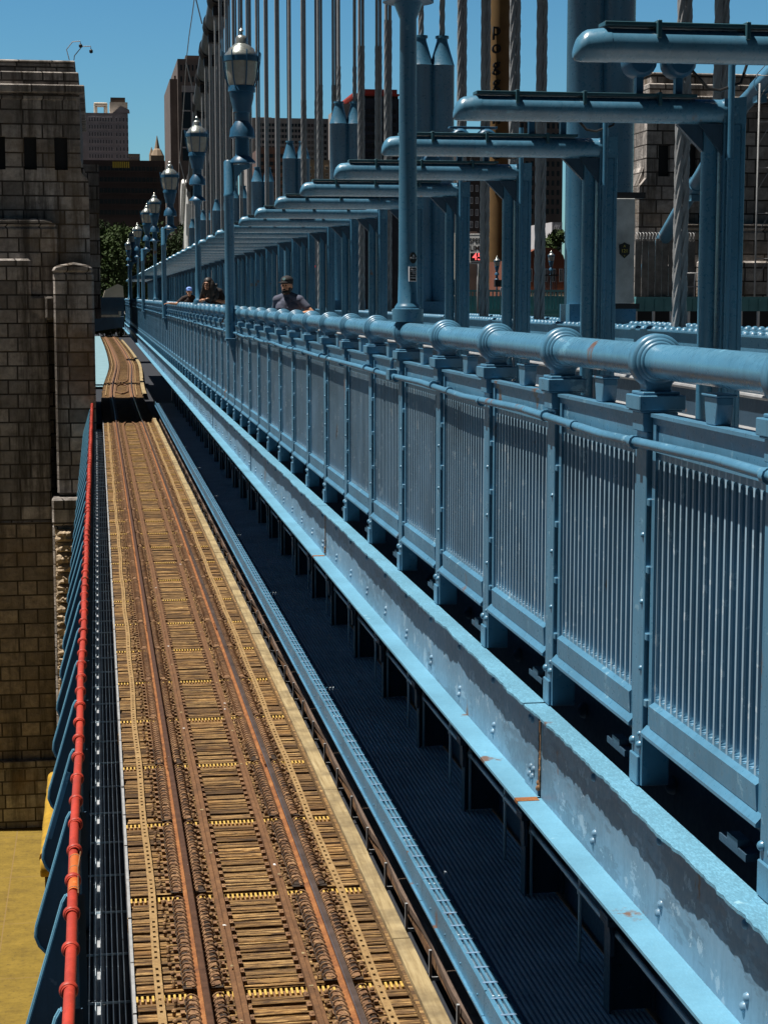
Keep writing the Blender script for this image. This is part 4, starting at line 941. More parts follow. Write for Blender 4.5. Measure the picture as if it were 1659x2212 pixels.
tr = tower('stone_tower', 'brown granite tower behind the ropes and notice box at the right', 107.0, W(1385, 640, 107)[0] + W(195, 640, 107)[0] - 0.2, 9.0)
xw, zw = W(160, 130, 110)
t = thing('camera_pole', 'pair of bent thin pole arms with small dome cameras on the left tower top', 'security camera', (xw, 110, zw))
b = MB(); b.tube([(xw - .25, 110, zw), (xw - .4, 110, zw + .6), (xw - .05, 110, zw + 1.05), (xw + .4, 110, zw + 1.1), (xw + .42, 110, zw + .95)], .03, 6); b.tube([(xw + .02, 110, zw), (xw + .05, 110, zw + .25), (xw + .5, 110, zw + .8), (xw + 1.0, 110, zw + .82), (xw + 1.02, 110, zw + .65)], .03, 6); obj('arm', b, 'grey', t)
b = MB(); b.lathe([(.02, -.12), (.1, -.08), (.11, .05), (.04, .12)], (xw + .42, 110, zw + .83), 10); b.lathe([(.02, -.12), (.1, -.08), (.11, .05), (.04, .12)], (xw + 1.02, 110, zw + .53), 10); obj('dome_camera', b, 'black', t)
# yellow-capped wing wall
t = thing('wing_wall', 'stone wing wall with yellow coping dropping toward the ochre pavement', 'wall', (-3.0, 96, -24.2))
b = MB(); b.box(-3.05, -2.35, 88.2, 104.0, -24.2, -20.7); obj('wall', b, 'stonerough', t)
b = MB(); b.tube([(-2.95, 104, -20.45)] + [(-2.95 + R(-.02, .02), 104 - .9 * k, -20.45 + R(-.03, .03)) for k in range(1, 18)], .36, 12); obj('coping', b, 'yellowcap', t)
b = MB(); b.tube([(-3.25, 88.1, -20.75), (-2.1, 88.1, -20.75)], .46, 14); b.box(-3.0, -2.2, 88.4, 89, -20.2, -19.8); obj('coping_end', b, 'yellowcap', t, .05)
b = MB(); b.box(-2.75, -2.1, 87.8, 88.6, -24.2, -21.1); obj('end_pier', b, 'stonerough', t)

# cross bridge in the distance
Yb = 152; xa, za = W(200, 645, Yb); xb, zb_ = W(270, 722, Yb)
t = thing('cross_bridge', 'dark blue arched cross bridge over the far track', 'footbridge', (0, Yb, zb_))
b = MB(); n = 10; poly = [(xa - 2.5, W(209, 684, Yb)[1]), (xb, W(209, 684, Yb)[1])] + [(xb - (xb - xa + 2.5) * i / n, zb_ + .55 * math.sin(math.pi * (1 - i / n) * .5) - .4 * i / n) for i in range(n + 1)]
b.prism(poly, 'y', Yb, Yb + 2.5); obj('girder', b, 'blue_dark', t)
b = MB(); zc = W(209, 682, Yb)[1]; zt_ = W(209, 646, Yb)[1]; b.box(xa - 2.5, xb, Yb, Yb + .12, zc, zt_); b.box(xa - 2.5, xb, Yb - .06, Yb + .2, zt_ + .003, zt_ + .15); 
for k in range(22): b.box(xa - 2.4 + .24 * k, xa - 2.3 + .24 * k, Yb - .05, Yb - .003, zc + .2, zt_ - .15)
obj('parapet', b, 'blue_dark', t)
b = MB(); b.box(xa + .4, xb - .3, Yb - .25, Yb - .1, zc - .12, zc + .06); b.box(xa + .3, xa + .5, Yb - .25, Yb - .1, zc + .06, zc + .35); b.box(xb - .45, xb - .25, Yb - .25, Yb - .1, zc + .06, zc + .35); obj('beam_end', b, 'stoneplain', t)
xw, zw = W(245, 625, 210); b = MB(); b.prism([(xw - 1.2, zw - 1), (xw + 1.2, zw - 1), (xw + 1.1, zw + .35), (xw + .5, zw + .6), (xw - .9, zw - .1)], 'y', 208, 214)
tag(obj('white_tent', b, 'cream'), 'white tent roof showing beyond the cross bridge', 'tent')

# ================================================================== BUILDINGS
def building(name, label, box, Y, depth, mat, nx, nz, win=(.6, .6), zbase=-24.2, wmat='winwhite', pane='pane', top=None, inset=.05, cat='building'):
    (pxa, pxb, pyt) = box; x0_, zt_ = W(pxa, pyt, Y); x1_, _ = W(pxb, pyt, Y); zlow = W(209, box[3], Y)[1] if len(box) > 3 else zbase
    t = thing(name, label, cat, ((x0_ + x1_) / 2, Y, zbase))
    b = MB(); b.box(x0_, x1_, Y, Y + depth, zbase, zt_); obj('wall', b, mat, t)
    return t, x0_, x1_, zt_
def windows(t, x0_, x1_, z0_, z1_, Y, nx, nz, fw=.6, fh=.6, fmat='winwhite', pmat='pane', frame=True, budget=100):
    sx, sz = (x1_ - x0_) / nx, (z1_ - z0_) / nz
    b = MB(); w_, h_ = sx * fw, sz * fh
    if frame:
        f_ = .14 * min(w_, h_)
        b.box(-w_ / 2, w_ / 2, -.12, .0, -h_ / 2, -h_ / 2 + f_); b.box(-w_ / 2, w_ / 2, -.12, 0, h_ / 2 - f_, h_ / 2); b.box(-w_ / 2, -w_ / 2 + f_, -.12, 0, -h_ / 2 + f_, h_ / 2 - f_); b.box(w_ / 2 - f_, w_ / 2, -.12, 0, -h_ / 2 + f_, h_ / 2 - f_); b.box(-f_ / 3, f_ / 3, -.1, 0, -h_ / 2 + f_, h_ / 2 - f_)
    b.box(-w_ / 2, w_ / 2, -.04, -.004, -h_ / 2, h_ / 2, 1)
    me = b.mesh('window', [M[fmat], M[pmat]]); base = Vector(t.location); i = 0; rest = MB()
    for r_ in range(nz - 1, -1, -1):
        for c_ in range(nx):
            p = Vector((x0_ + sx * (c_ + .5), Y, z0_ + sz * (r_ + .5)))
            if i < budget: link('window', me, t, p - base)
            else: rest.box(p.x - w_ / 2, p.x + w_ / 2, Y - .05, Y - .004, p.z - h_ / 2, p.z + h_ / 2)
            i += 1
    if rest.v: struct(obj('window', rest, pmat, t), 'stuff')
ZY = lambda py_, Y: W(209, py_, Y)[1]
# pale hotel-like block with a roof arch
Y = 450; t, a, c_, zt_ = building('pale_building', 'pale grey apartment block with white windows and an open arch on its roof', (160, 277, 243), Y, 25, 'pale', 0, 0)
windows(t, W(186, 0, Y)[0], W(240, 0, Y)[0], ZY(345, Y), ZY(250, Y), Y, 9, 6, .62, .62); windows(t, W(244, 0, Y)[0], W(275, 0, Y)[0], ZY(345, Y), ZY(250, Y), Y, 4, 6, .55, .62)
b = MB(); xa, za = W(203, 218, Y); xb, _ = W(233, 218, Y); zl = ZY(243, Y); b.box(xa, xa + .9, Y + 3, Y + 6, zl, za - .9); b.box(xb - .9, xb, Y + 3, Y + 6, zl, za - .9); b.box(xa, xb, Y + 3, Y + 6, za - .897, za); obj('roof_arch', b, 'cream', t, .2)
b = MB(); b.box(W(234, 0, Y)[0], W(273, 0, Y)[0], Y + 2, Y + 12, zl, ZY(218, Y)); obj('penthouse', b, 'cream', t)
b = MB(); b.box(W(236, 0, Y)[0], W(268, 0, Y)[0], Y + 3, Y + 10, ZY(218, Y) + .01, ZY(207, Y)); obj('roof_plant', b, 'darkb', t)
b = MB(); b.prism([(W(240, 0, Y)[0], zl + .003), (W(277, 0, Y)[0], zl + .003), (W(276, 0, Y)[0], ZY(236, Y)), (W(258, 0, Y)[0], ZY(228, Y)), (W(246, 0, Y)[0], ZY(238, Y))], 'y', Y, Y + 1.5); obj('gable', b, 'pale', t)
# dark wide brown building
Y = 420; t, a, c_, zt_ = building('brown_office_building', 'wide low dark brown office building above the trees', (150, 357, 345), Y, 30, 'brown', 0, 0)
windows(t, W(200, 0, Y)[0], c_, ZY(470, Y), ZY(352, Y), Y, 18, 5, .8, .42, 'darkb', 'pane', False)
b = MB()
for q in (368, 392, 416, 440): b.box(a, c_, Y - .35, Y - .06, ZY(q + 3, Y), ZY(q, Y))
for k in range(24): b.box(W(200 + 6.6 * k, 0, Y)[0] - .03, W(200 + 6.6 * k, 0, Y)[0] + .03, Y - .2, Y - .055, ZY(470, Y), ZY(348, Y))
obj('facade_band', b, 'darkb', t)
b = MB()
for k in range(9): b.box(W(238 + 4.2 * k, 0, Y)[0], W(240.5 + 4.2 * k, 0, Y)[0], Y - .25, Y - .19, ZY(362, Y), ZY(349, Y))
obj('gold_fin', b, 'gold', t)
# steeple
Y = 520; xw, zw = W(341, 345, Y); t = thing('church_steeple', 'small pointed church steeple on the skyline', 'steeple', (xw, Y, -24.2))
b = MB(); b.box(xw - 1.9, xw + 1.9, Y, Y + 4, -24.2, ZY(334, Y)); b.lathe([(1.9, ZY(334, Y)), (1.2, ZY(322, Y)), (.75, ZY(318, Y)), (.08, ZY(290, Y))], (xw, Y + 2, 0), 8, 0, False); b.lathe([(.8, -24), (.7, ZY(330, Y)), (.05, ZY(313, Y))], (xw - 1.5, Y + 5, 0), 6, 0, False); obj('spire', b, 'tanb', t)
Y = 480; t, a, c_, zt_ = building('low_pale_building', 'low pale building on the skyline right of the arch roof block', (277, 303, 332), Y, 15, 'tanb', 0, 0); windows(t, a, c_, ZY(345, Y), ZY(335, Y), Y, 5, 1, .5, .5)
# brown stepped tower
Y = 380; t, a, c_, zt_ = building('brown_high_rise', 'tall stepped brown high-rise behind the main cable', (384, 505, 127), Y, 40, 'tower', 0, 0)
b = MB(); b.box(W(366, 0, Y)[0], a - .003, Y + 2, Y + 34, -24.2, ZY(165, Y)); b.box(W(378, 0, Y)[0], a - .003, Y + 8, Y + 34, ZY(165, Y) + .003, ZY(150, Y)); b.box(W(402, 0, Y)[0], W(480, 0, Y)[0], Y + 4, Y + 30, zt_, ZY(110, Y)); obj('wing', b, 'tower', t)
b = MB(); b.box(W(391, 0, Y)[0], W(436, 0, Y)[0], Y - .3, Y - .02, ZY(345, Y), ZY(196, Y)); obj('glass_strip', b, 'pane', t)
b = MB(); b.box(W(391, 0, Y)[0], W(436, 0, Y)[0], Y - .5, Y - .31, ZY(196, Y), ZY(182, Y)); b.box(W(410, 0, Y)[0], W(414, 0, Y)[0], Y - .5, Y - .31, ZY(345, Y), ZY(198, Y))
for q in (235, 275, 315): b.box(W(391, 0, Y)[0], W(409, 0, Y)[0], Y - .4, Y - .31, ZY(q + 3, Y), ZY(q, Y))
obj('spandrel', b, 'pale', t)
windows(t, W(440, 0, Y)[0], c_, ZY(600, Y), ZY(135, Y), Y, 4, 22, .45, .5, 'tower', 'pane', False)
windows(t, W(386, 0, Y)[0], W(436, 0, Y)[0], ZY(180, Y), ZY(130, Y), Y, 6, 2, .4, .5, 'tower', 'pane', False, 12)
# grid slab block
Y = 340; t, a, c_, zt_ = building('concrete_slab_block', 'long tan slab block with rows of dark windows behind the ropes', (545, 712, 254), Y, 22, 'gridb', 0, 0)
windows(t, a + .5, c_ - .5, ZY(420, Y), ZY(258, Y), Y, 22, 13, .72, .55, 'gridb', 'pane', False)
b = MB(); b.box(W(560, 0, Y)[0], W(590, 0, Y)[0], Y + 4, Y + 12, zt_, ZY(243, Y)); obj('roof_plant', b, 'gridb', t)
Y = 270; t, a, c_, zt_ = building('brick_office_block', 'dark red brick block with pale bands in front of the slab block', (560, 655, 318), Y, 18, 'dullbrick', 0, 0)
windows(t, a, c_, ZY(440, Y), ZY(324, Y), Y, 9, 7, .8, .5, 'tanb', 'pane', False)
Y = 255; t, a, c_, zt_ = building('cream_corner_building', 'cream building with dark square windows right of the brick block', (640, 712, 345), Y, 18, 'tanb', 0, 0)
windows(t, a, c_, ZY(440, Y), ZY(350, Y), Y, 6, 6, .55, .5, 'cream', 'pane', True)
# dark tower
Y = 310; t, a, c_, zt_ = building('dark_glass_tower', 'dark blue glass tower with a thin red roof line', (768, 862, 212), Y, 24, 'navy', 0, 0)
windows(t, a + .4, c_ - .4, ZY(430, Y), ZY(222, Y), Y, 9, 11, .7, .6, 'brown', 'pane', True)
b = MB(); b.box(a + .5, c_, Y + 1, Y + 20, zt_, ZY(196, Y)); b.box(a + 1.5, c_, Y + 2, Y + 20, ZY(192, Y), ZY(179, Y)); obj('penthouse', b, 'brown', t)
b = MB(); b.box(a - .6, c_, Y - .3, Y + 20, ZY(196, Y) + .003, ZY(192, Y) - .003); obj('roof_edge', b, 'red2', t)
b = MB(); b.box(W(741, 0, Y)[0], a - .003, Y + 1, Y + 20, -24.2, ZY(214, Y))
obj('wing', b, 'gridb', t)
# right group
for nm, lab, bxx, Y, mat, nx, nz, z0p, fr_ in (
    ('brown_brick_building', 'dark brown building with small windows left of the brown chimney', (985, 1052, 335), 260, 'darkb', 5, 7, 520, True),
    ('tall_brick_building', 'tall brown brick building between the chimney and the big blue sleeve', (1118, 1216, 255), 280, 'tower', 8, 10, 460, False),
    ('tan_brick_building', 'small tan building peeking above the arms beside the chimney', (1100, 1150, 300), 300, 'tanb', 4, 6, 440, False),
    ('red_brick_house', 'low red brick building with a curved gable behind the road railing', (1130, 1226, 560), 180, 'redbrick', 5, 1, 620, True),
    ('white_roofed_building', 'small white walled building beside the speed limit sign', (1000, 1030, 500), 200, 'cream', 2, 1, 560, True),
    ('white_tower_block', 'small white block with square windows in the gap right of the chimney', (1192, 1214, 480), 240, 'winwhite', 3, 4, 530, True),
    ('orange_brick_building', 'orange brick building with pale stone bands at the right edge', (1628, 1720, 440), 190, 'redbrick', 5, 4, 640, True),
    ('grey_far_building', 'grey stepped building on the skyline at the right edge', (1636, 1720, 165), 330, 'pale', 5, 6, 330, False)):
    t, a, c_, zt_ = building(nm, lab, bxx, Y, 16, mat, 0, 0)
    windows(t, a + .3, c_ - .3, ZY(z0p, Y), zt_ - .4, Y, nx, nz, .5, .55, 'winwhite' if fr_ else mat, 'pane', fr_, 60)
    if nm == 'red_brick_house':
        b = MB(); xm_ = (a + c_) / 2; hw = (c_ - a) * .42; b.prism([(xm_ + hw * math.cos(q), zt_ + .003 + 1.2 * math.sin(q)) for q in [math.pi * j / 10 for j in range(11)]], 'y', Y, Y + 2); obj('gable', b, 'redbrick', t)
        b = MB(); b.box(a - .3, c_ + .3, Y - .5, Y - .1, ZY(640, Y), ZY(632, Y)); b.box(a, c_, Y - .6, Y - .1, ZY(680, Y), ZY(640, Y) - .01); obj('white_base', b, 'cream', t)
    if nm == 'orange_brick_building':
        b = MB(); [b.box(a, c_, Y - .4, Y - .13, ZY(q + 10, Y), ZY(q, Y)) for q in (550, 600, 650)]; obj('stone_band', b, 'cream', t)
# chimney with lettering
Y = 210; xw, _ = W(1076, 300, Y); t = thing('brick_chimney', 'tall ochre brown round chimney with black letters down its side', 'chimney', (xw, Y, -24.2))
rC = W(1103, 0, Y)[0] - W(1076, 0, Y)[0]
b = MB(); b.lathe([(rC * 1.12, -24.2), (rC * 1.0, ZY(600, Y)), (rC * .93, ZY(300, Y)), (rC * .9, ZY(0, Y)), (rC * .88, ZY(-120, Y))], (xw, Y, 0), 32); obj('shaft', b, 'chimney', t)
for i, chh in enumerate('poggenpohl'):
    xl, zl_ = W(1066, 68 + 38 * i, Y)
    wtext(chh, 2.15, 'letter', t, 'lettering', (xl, Y - rC * .97, zl_), depth=.25, sx=1.0)
# trees
def tree(label, px_, pyt, Y, wd_, mat, seed, lo=.28):
    rg = random.Random(seed); xw, zt_ = W(px_, pyt, Y); h = zt_ + 24.2
    t = thing('leafy_tree', label, 'tree', (xw, Y, -24.2))
    b = MB(); b.tube([(xw, Y, -24.2), (xw + .2, Y, -24.2 + h * .3), (xw - .1, Y, -24.2 + h * .7)], [.5, .4, .15], 8)
    for k in range(7):
        a = rg.uniform(0, 6.28); z_ = -24.2 + h * rg.uniform(.3, .65); b.tube([(xw, Y, z_), (xw + math.cos(a) * wd_ * .6, Y + math.sin(a) * wd_ * .6, z_ + h * .16)], [.16, .05], 6)
    obj('trunk', b, 'bark', t)
    b = MB(); cl = []
    for k in range(26):
        a = rg.uniform(0, 6.28); q = rg.uniform(.15, 1) ** .7; zf = rg.uniform(lo, .95); env = (1 - ((zf - (lo + .95) / 2) / (.95 - lo) * 1.7) ** 2) ** .5
        cl.append((xw + math.cos(a) * wd_ * q * env, Y + math.sin(a) * wd_ * q * env, -24.2 + h * zf, wd_ * rg.uniform(.22, .42)))
    for cx2, cy2, cz2, cr in cl:
        for k in range(260):
            d_ = Vector((rg.gauss(0, 1), rg.gauss(0, 1), rg.gauss(0, 1))).normalized() * cr * rg.uniform(.55, 1.05) ; p = Vector((cx2, cy2, cz2)) + d_
            u = Vector((rg.gauss(0, .6), rg.gauss(0, .6), rg.gauss(0, 1))).normalized(); w_ = u.orthogonal().normalized(); s_ = rg.uniform(.14, .3) * (1 + wd_ / 14)
            b.add([p - u * s_, p + w_ * s_ * .6, p + u * s_, p - w_ * s_ * .6], [(0, 1, 2, 3)])
    me = bpy.data.meshes.new('crown'); me.from_pydata(b.v, [], b.f); me.materials.append(M[mat]); link('crown', me, t, -Vector(t.location))
tree('dark green leafy tree just right of the left stone tower', 226, 472, 350, 6.0, 'leaf2', 1, .56)
tree('broad green tree in the gap before the cross bridge', 258, 478, 345, 7.0, 'leaf', 2, .56)
tree('green tree behind the far lamp cluster', 305, 470, 360, 8.0, 'leaf', 3, .5)
tree('dark tree behind the third lantern', 352, 455, 352, 7.5, 'leaf2', 4, .4)
tree('small dark tree behind the cable saddle', 398, 475, 365, 7.0, 'leaf2', 5, .4)
tree('green tree in the gap between chimney and blue sleeve', 1200, 470, 230, 4.0, 'leaf', 6)
tree('small tree beside the white walled building', 1040, 500, 220, 2.6, 'leaf', 7)

# ================================================================== ROAD FURNITURE
Y = 60; xw, zw = W(1010, 505, Y); xe, ze = W(1052, 570, Y)
t = thing('speed_limit_sign', 'white speed limit 45 sign partly hidden by ropes', 'road sign', ((xw + xe) / 2, Y, E - 1.7)); xm_ = (xw + xe) / 2; sw = xe - xw; sh = zw - ze
b = MB(); b.box(xw, xe, Y, Y + .04, ze, zw); obj('plate', b, 'white', t, .004)
b = MB(); b.box(xw + .03, xe - .03, Y - .004, Y - .001, zw - .045, zw - .03); b.box(xw + .03, xe - .03, Y - .004, Y - .001, ze + .03, ze + .045); b.box(xw + .03, xw + .045, Y - .004, Y - .001, ze + .0455, zw - .0455); b.box(xe - .045, xe - .03, Y - .004, Y - .001, ze + .0455, zw - .0455); obj('border', b, 'letter', t)
wtext('SPEED', sh * .24, 'letter', t, 'lettering', (xm_, Y - .004, zw - sh * .24), sx=.88, bold=.015); wtext('LIMIT', sh * .24, 'letter', t, 'lettering', (xm_, Y - .004, zw - sh * .48), sx=.95, bold=.015)
b = MB(); b.box(xm_ - sw * .36, xm_ + sw * .36, Y - .02, Y - .001, ze + sh * .1, ze + sh * .36); obj('led_panel', b, 'stickerblack', t)
wtext('45', sh * .33, 'leddigit', t, 'lettering', (xm_, Y - .024, ze + sh * .23), bold=.01)
b = MB(); b.cyl((xm_, Y + .08, E - 1.7), (xm_, Y + .08, zw), .04, 8); obj('post', b, 'grey', t)
t.rotation_euler = (0, 0, -.48)
Y = 52; xw, zw = W(1087, 612, Y); t = thing('lane_signal', 'black lane signal lit green above a round number one plate', 'traffic signal', (xw, Y, E - 1.7))
b = MB(); b.box(xw - .24, xw + .16, Y, Y + .18, zw - .1, zw + .1); b.cyl((xw, Y + .1, E - 1.7), (xw, Y + .1, zw - .1), .04, 8); obj('housing', b, 'black', t)
b = MB(); b.tube([(xw + .07, Y - .02, zw), (xw + .07, Y - .001, zw)], .085, 16); obj('green_lens', b, 'greenlamp', t)
b = MB(); b.tube([(xw - .02, Y - .03, zw - .19), (xw - .02, Y - .001, zw - .19)], .085, 16); pl = obj('number_plate', b, 'stickerwhite', t)
wtext('1', .13, 'letter', pl, 'lettering', (xw - .02, Y - .034, zw - .19))
Y = 60; xw, zw = W(677, 577, Y); t = thing('lane_signal', 'lane signal lit red seen between the frame posts', 'traffic signal', (xw, Y, E - 1.7))
b = MB(); b.box(xw - .12, xw + .12, Y, Y + .18, zw - .9, zw + .14); b.cyl((xw, Y + .1, E - 1.7), (xw, Y + .1, zw - .9), .04, 8); obj('housing', b, 'black', t)
b = MB(); b.tube([(xw, Y - .02, zw), (xw, Y - .001, zw)], .085, 16); obj('red_lens', b, 'redlamp', t)
# teal road railing
Y = 72; xa, za = W(985, 626, Y); xb, _ = W(1255, 626, Y); zb_ = ZY(690, Y)
t = thing('road_railing', 'pale teal steel railing across the far side of the road', 'railing', (xa, Y, zb_))
b = MB(); b.box(xa, xb, Y, Y + .1, za - .08, za); b.box(xa, xb, Y, Y + .1, zb_ + .3, zb_ + .38); b.box(xa, xb, Y - .02, Y + .3, zb_ - .1, zb_ + .18)
for k in range(34): b.box(xa + .15 * k, xa + .15 * k + .045, Y + .02, Y + .08, zb_ + .3805, za - .0805)
obj('bars', b, 'teal', t)
b = MB(); b.box(xa, xb, Y + .5, Y + .56, zb_ - .1, za - .25); obj('backing_panel', b, 'teal', t)
Y = 66; xa, za = W(1005, 560, Y); b = MB(); x1_, z1_ = W(1098, 640, Y); b.prism([(xa, za - .1), (x1_, ZY(612, Y)), (x1_, ZY(650, Y)), (xa, ZY(595, Y) - .1)], 'y', Y + 8, Y + 8.3)
tag(obj('sloping_girder', b, 'blue_deep'), 'blue sloping girder behind the speed sign', 'girder')
# picket fence
Y = 120; xa, za = W(1155, 583, Y); xb, zb_ = W(1205, 655, Y); t = thing('picket_fence', 'black iron picket fence right of the chimney foot', 'fence', (xa, Y, zb_)); b = MB()
for k in range(12): b.box(xa + (xb - xa) * k / 12, xa + (xb - xa) * k / 12 + .05, Y, Y + .05, zb_, za)
b.box(xa, xb, Y - .01, Y + .06, za - .4, za - .3); b.box(xa, xb, Y - .01, Y + .06, zb_ + .2, zb_ + .3); obj('bars', b, 'black', t)
# sheet fence with razor wire
Y = 100; xa, za = W(1372, 517, Y); xb, zb_ = W(1500, 640, Y)
t = thing('sheet_fence', 'grey sheet steel fence topped with coiled razor wire', 'fence', (xa, Y, zb_)); rg = random.Random(5)
b = MB(); n = 9
for k in range(n): b.box(xa + (xb - xa) * k / n + .02, xa + (xb - xa) * (k + 1) / n - .02, Y + (.0 if k % 2 else .06), Y + .12, zb_, za + rg.uniform(-.05, .05))
obj('sheet', b, 'fence', t)
b = MB(); pts = [(xa + (xb - xa) * k / 220, Y + .1 + .25 * math.cos(k * .55), za + .15 + .25 * math.sin(k * .55)) for k in range(221)]; b.tube(pts, .02, 4); obj('razor_wire', b, 'rope', t)
b = MB(); b.box(xa, xb + 2, Y - .3, Y + .5, zb_ - .35, zb_ - .003); obj('base_beam', b, 'black', t)
# blue barrier wall across
Y = 48; xa, za = W(1372, 646, Y); xb, zb_ = W(1720, 705, Y)
t = thing('road_barrier', 'blue panelled steel barrier beyond the riveted chord', 'barrier', (xa, Y, E - 1.7)); b = MB()
zmid = ZY(674, Y); b.box(xa, xb, Y, Y + .1, zmid, za)
for k in range(18): b.box(xa + .27 * k, xa + .27 * k + .02, Y - .03, Y - .002, zmid, za)
b.box(xa, xb, Y - .06, Y + .14, za + .002, za + .06); obj('panel', b, 'teal', t)
b = MB()
for k in range(9): b.box(xa + .5 * k, xa + .5 * k + .06, Y, Y + .08, E - 1.7, zmid - .002)
obj('post', b, 'white', t)
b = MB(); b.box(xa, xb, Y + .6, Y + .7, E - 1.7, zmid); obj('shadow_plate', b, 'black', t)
# small mesh gate by the fence
Y = 55; xa, za = W(1500, 590, Y); xb, zb_ = W(1530, 648, Y); t = thing('mesh_gate', 'small pale tube gate on a dark stand between the ropes and second post', 'gate', (xa, Y, zb_)); b = MB()
for q in (za, (za + zb_) / 2, zb_): b.tube([(xa - .3, Y, q), (xb + .1, Y, q)], .02, 6)
for q in (xa - .3, xa, xb + .1): b.tube([(q, Y, zb_), (q, Y, za)], .02, 6)
b.tube([((xa + xb) / 2, Y, E - 1.7), ((xa + xb) / 2, Y, zb_)], .05, 6); obj('frame', b, 'grey', t)
# tall thin gantry at the right edge
Y = 70; xa, za = W(1640, 180, Y); t = thing('lattice_mast', 'thin grey lattice mast at the right edge', 'mast', (xa, Y, E - 1.7)); b = MB()
for dx in (0, .55): b.tube([(xa + dx, Y, E - 1.7), (xa + dx, Y, za)], .035, 6)
zz = E - 1.2
while zz < za: b.tube([(xa, Y, zz), (xa + .55, Y, zz + .9)], .02, 5); b.tube([(xa, Y, zz + .9), (xa + .55, Y, zz + .9)], .02, 5); zz += 1.8
obj('tubes', b, 'grey', t)
# yellow board beyond lamps
Y = 130; xw, zw = W(348, 610, Y); t = thing('yellow_board', 'yellow board hanging behind the third lamp pole', 'board', (xw, Y, zw - .7)); b = MB(); b.box(xw - .35, xw + .35, Y, Y + .05, zw - .7, zw + .7); b.box(xw - .03, xw + .03, Y + .06, Y + .1, E - 1.45, zw + .7, 1); obj('plate', b, ['yellowbag', 'grey'], t)

# ================================================================== PEOPLE
def capsule_mesh(segs, blobs, vox, smooth=2):
    b = MB()
    for p0, p1, r0, r1 in segs:
        p0, p1 = Vector(p0), Vector(p1); d_ = (p1 - p0); L_ = d_.length; d_ = d_ / L_; pts = []; rs = []
        for j in range(5): a = math.pi / 2 * (1 - j / 4.5); pts.append(p0 - d_ * r0 * math.sin(a)); rs.append(max(.002, r0 * math.cos(a)))
        for j in range(1, 5): pts.append(p0 + d_ * L_ * j / 5); rs.append(r0 + (r1 - r0) * j / 5)
        for j in range(5): a = math.pi / 2 * (j + .5) / 4.5 - .1; a = min(a, 1.55); pts.append(p1 + d_ * r1 * math.sin(a)); rs.append(max(.002, r1 * math.cos(a)))
        b.tube(pts, rs, 12)
    for c_, r3 in blobs:
        v = []; fs = []; n, m_ = 14, 9
        for i in range(m_ + 1):
            th = math.pi * i / m_
            for j in range(n): ph = 2 * math.pi * j / n; v.append((c_[0] + r3[0] * math.sin(th) * math.cos(ph), c_[1] + r3[1] * math.sin(th) * math.sin(ph), c_[2] + r3[2] * math.cos(th)))
        fs = [(i * n + j, (i + 1) * n + j, (i + 1) * n + (j + 1) % n, i * n + (j + 1) % n) for i in range(m_) for j in range(n)]
        b.add(v, fs, 0, True)
    me = b.mesh('tmp', ['skin']); o = bpy.data.objects.new('tmp', me); C.objects.link(o)
    md = o.modifiers.new('r', 'REMESH'); md.mode = 'VOXEL'; md.voxel_size = vox; md.use_smooth_shade = True
    sm = o.modifiers.new('s', 'SMOOTH'); sm.iterations = smooth; sm.factor = .5
    dg = bpy.context.evaluated_depsgraph_get(); dg.update(); r = bpy.data.meshes.new_from_object(o.evaluated_get(dg)); bpy.data.objects.remove(o); return r
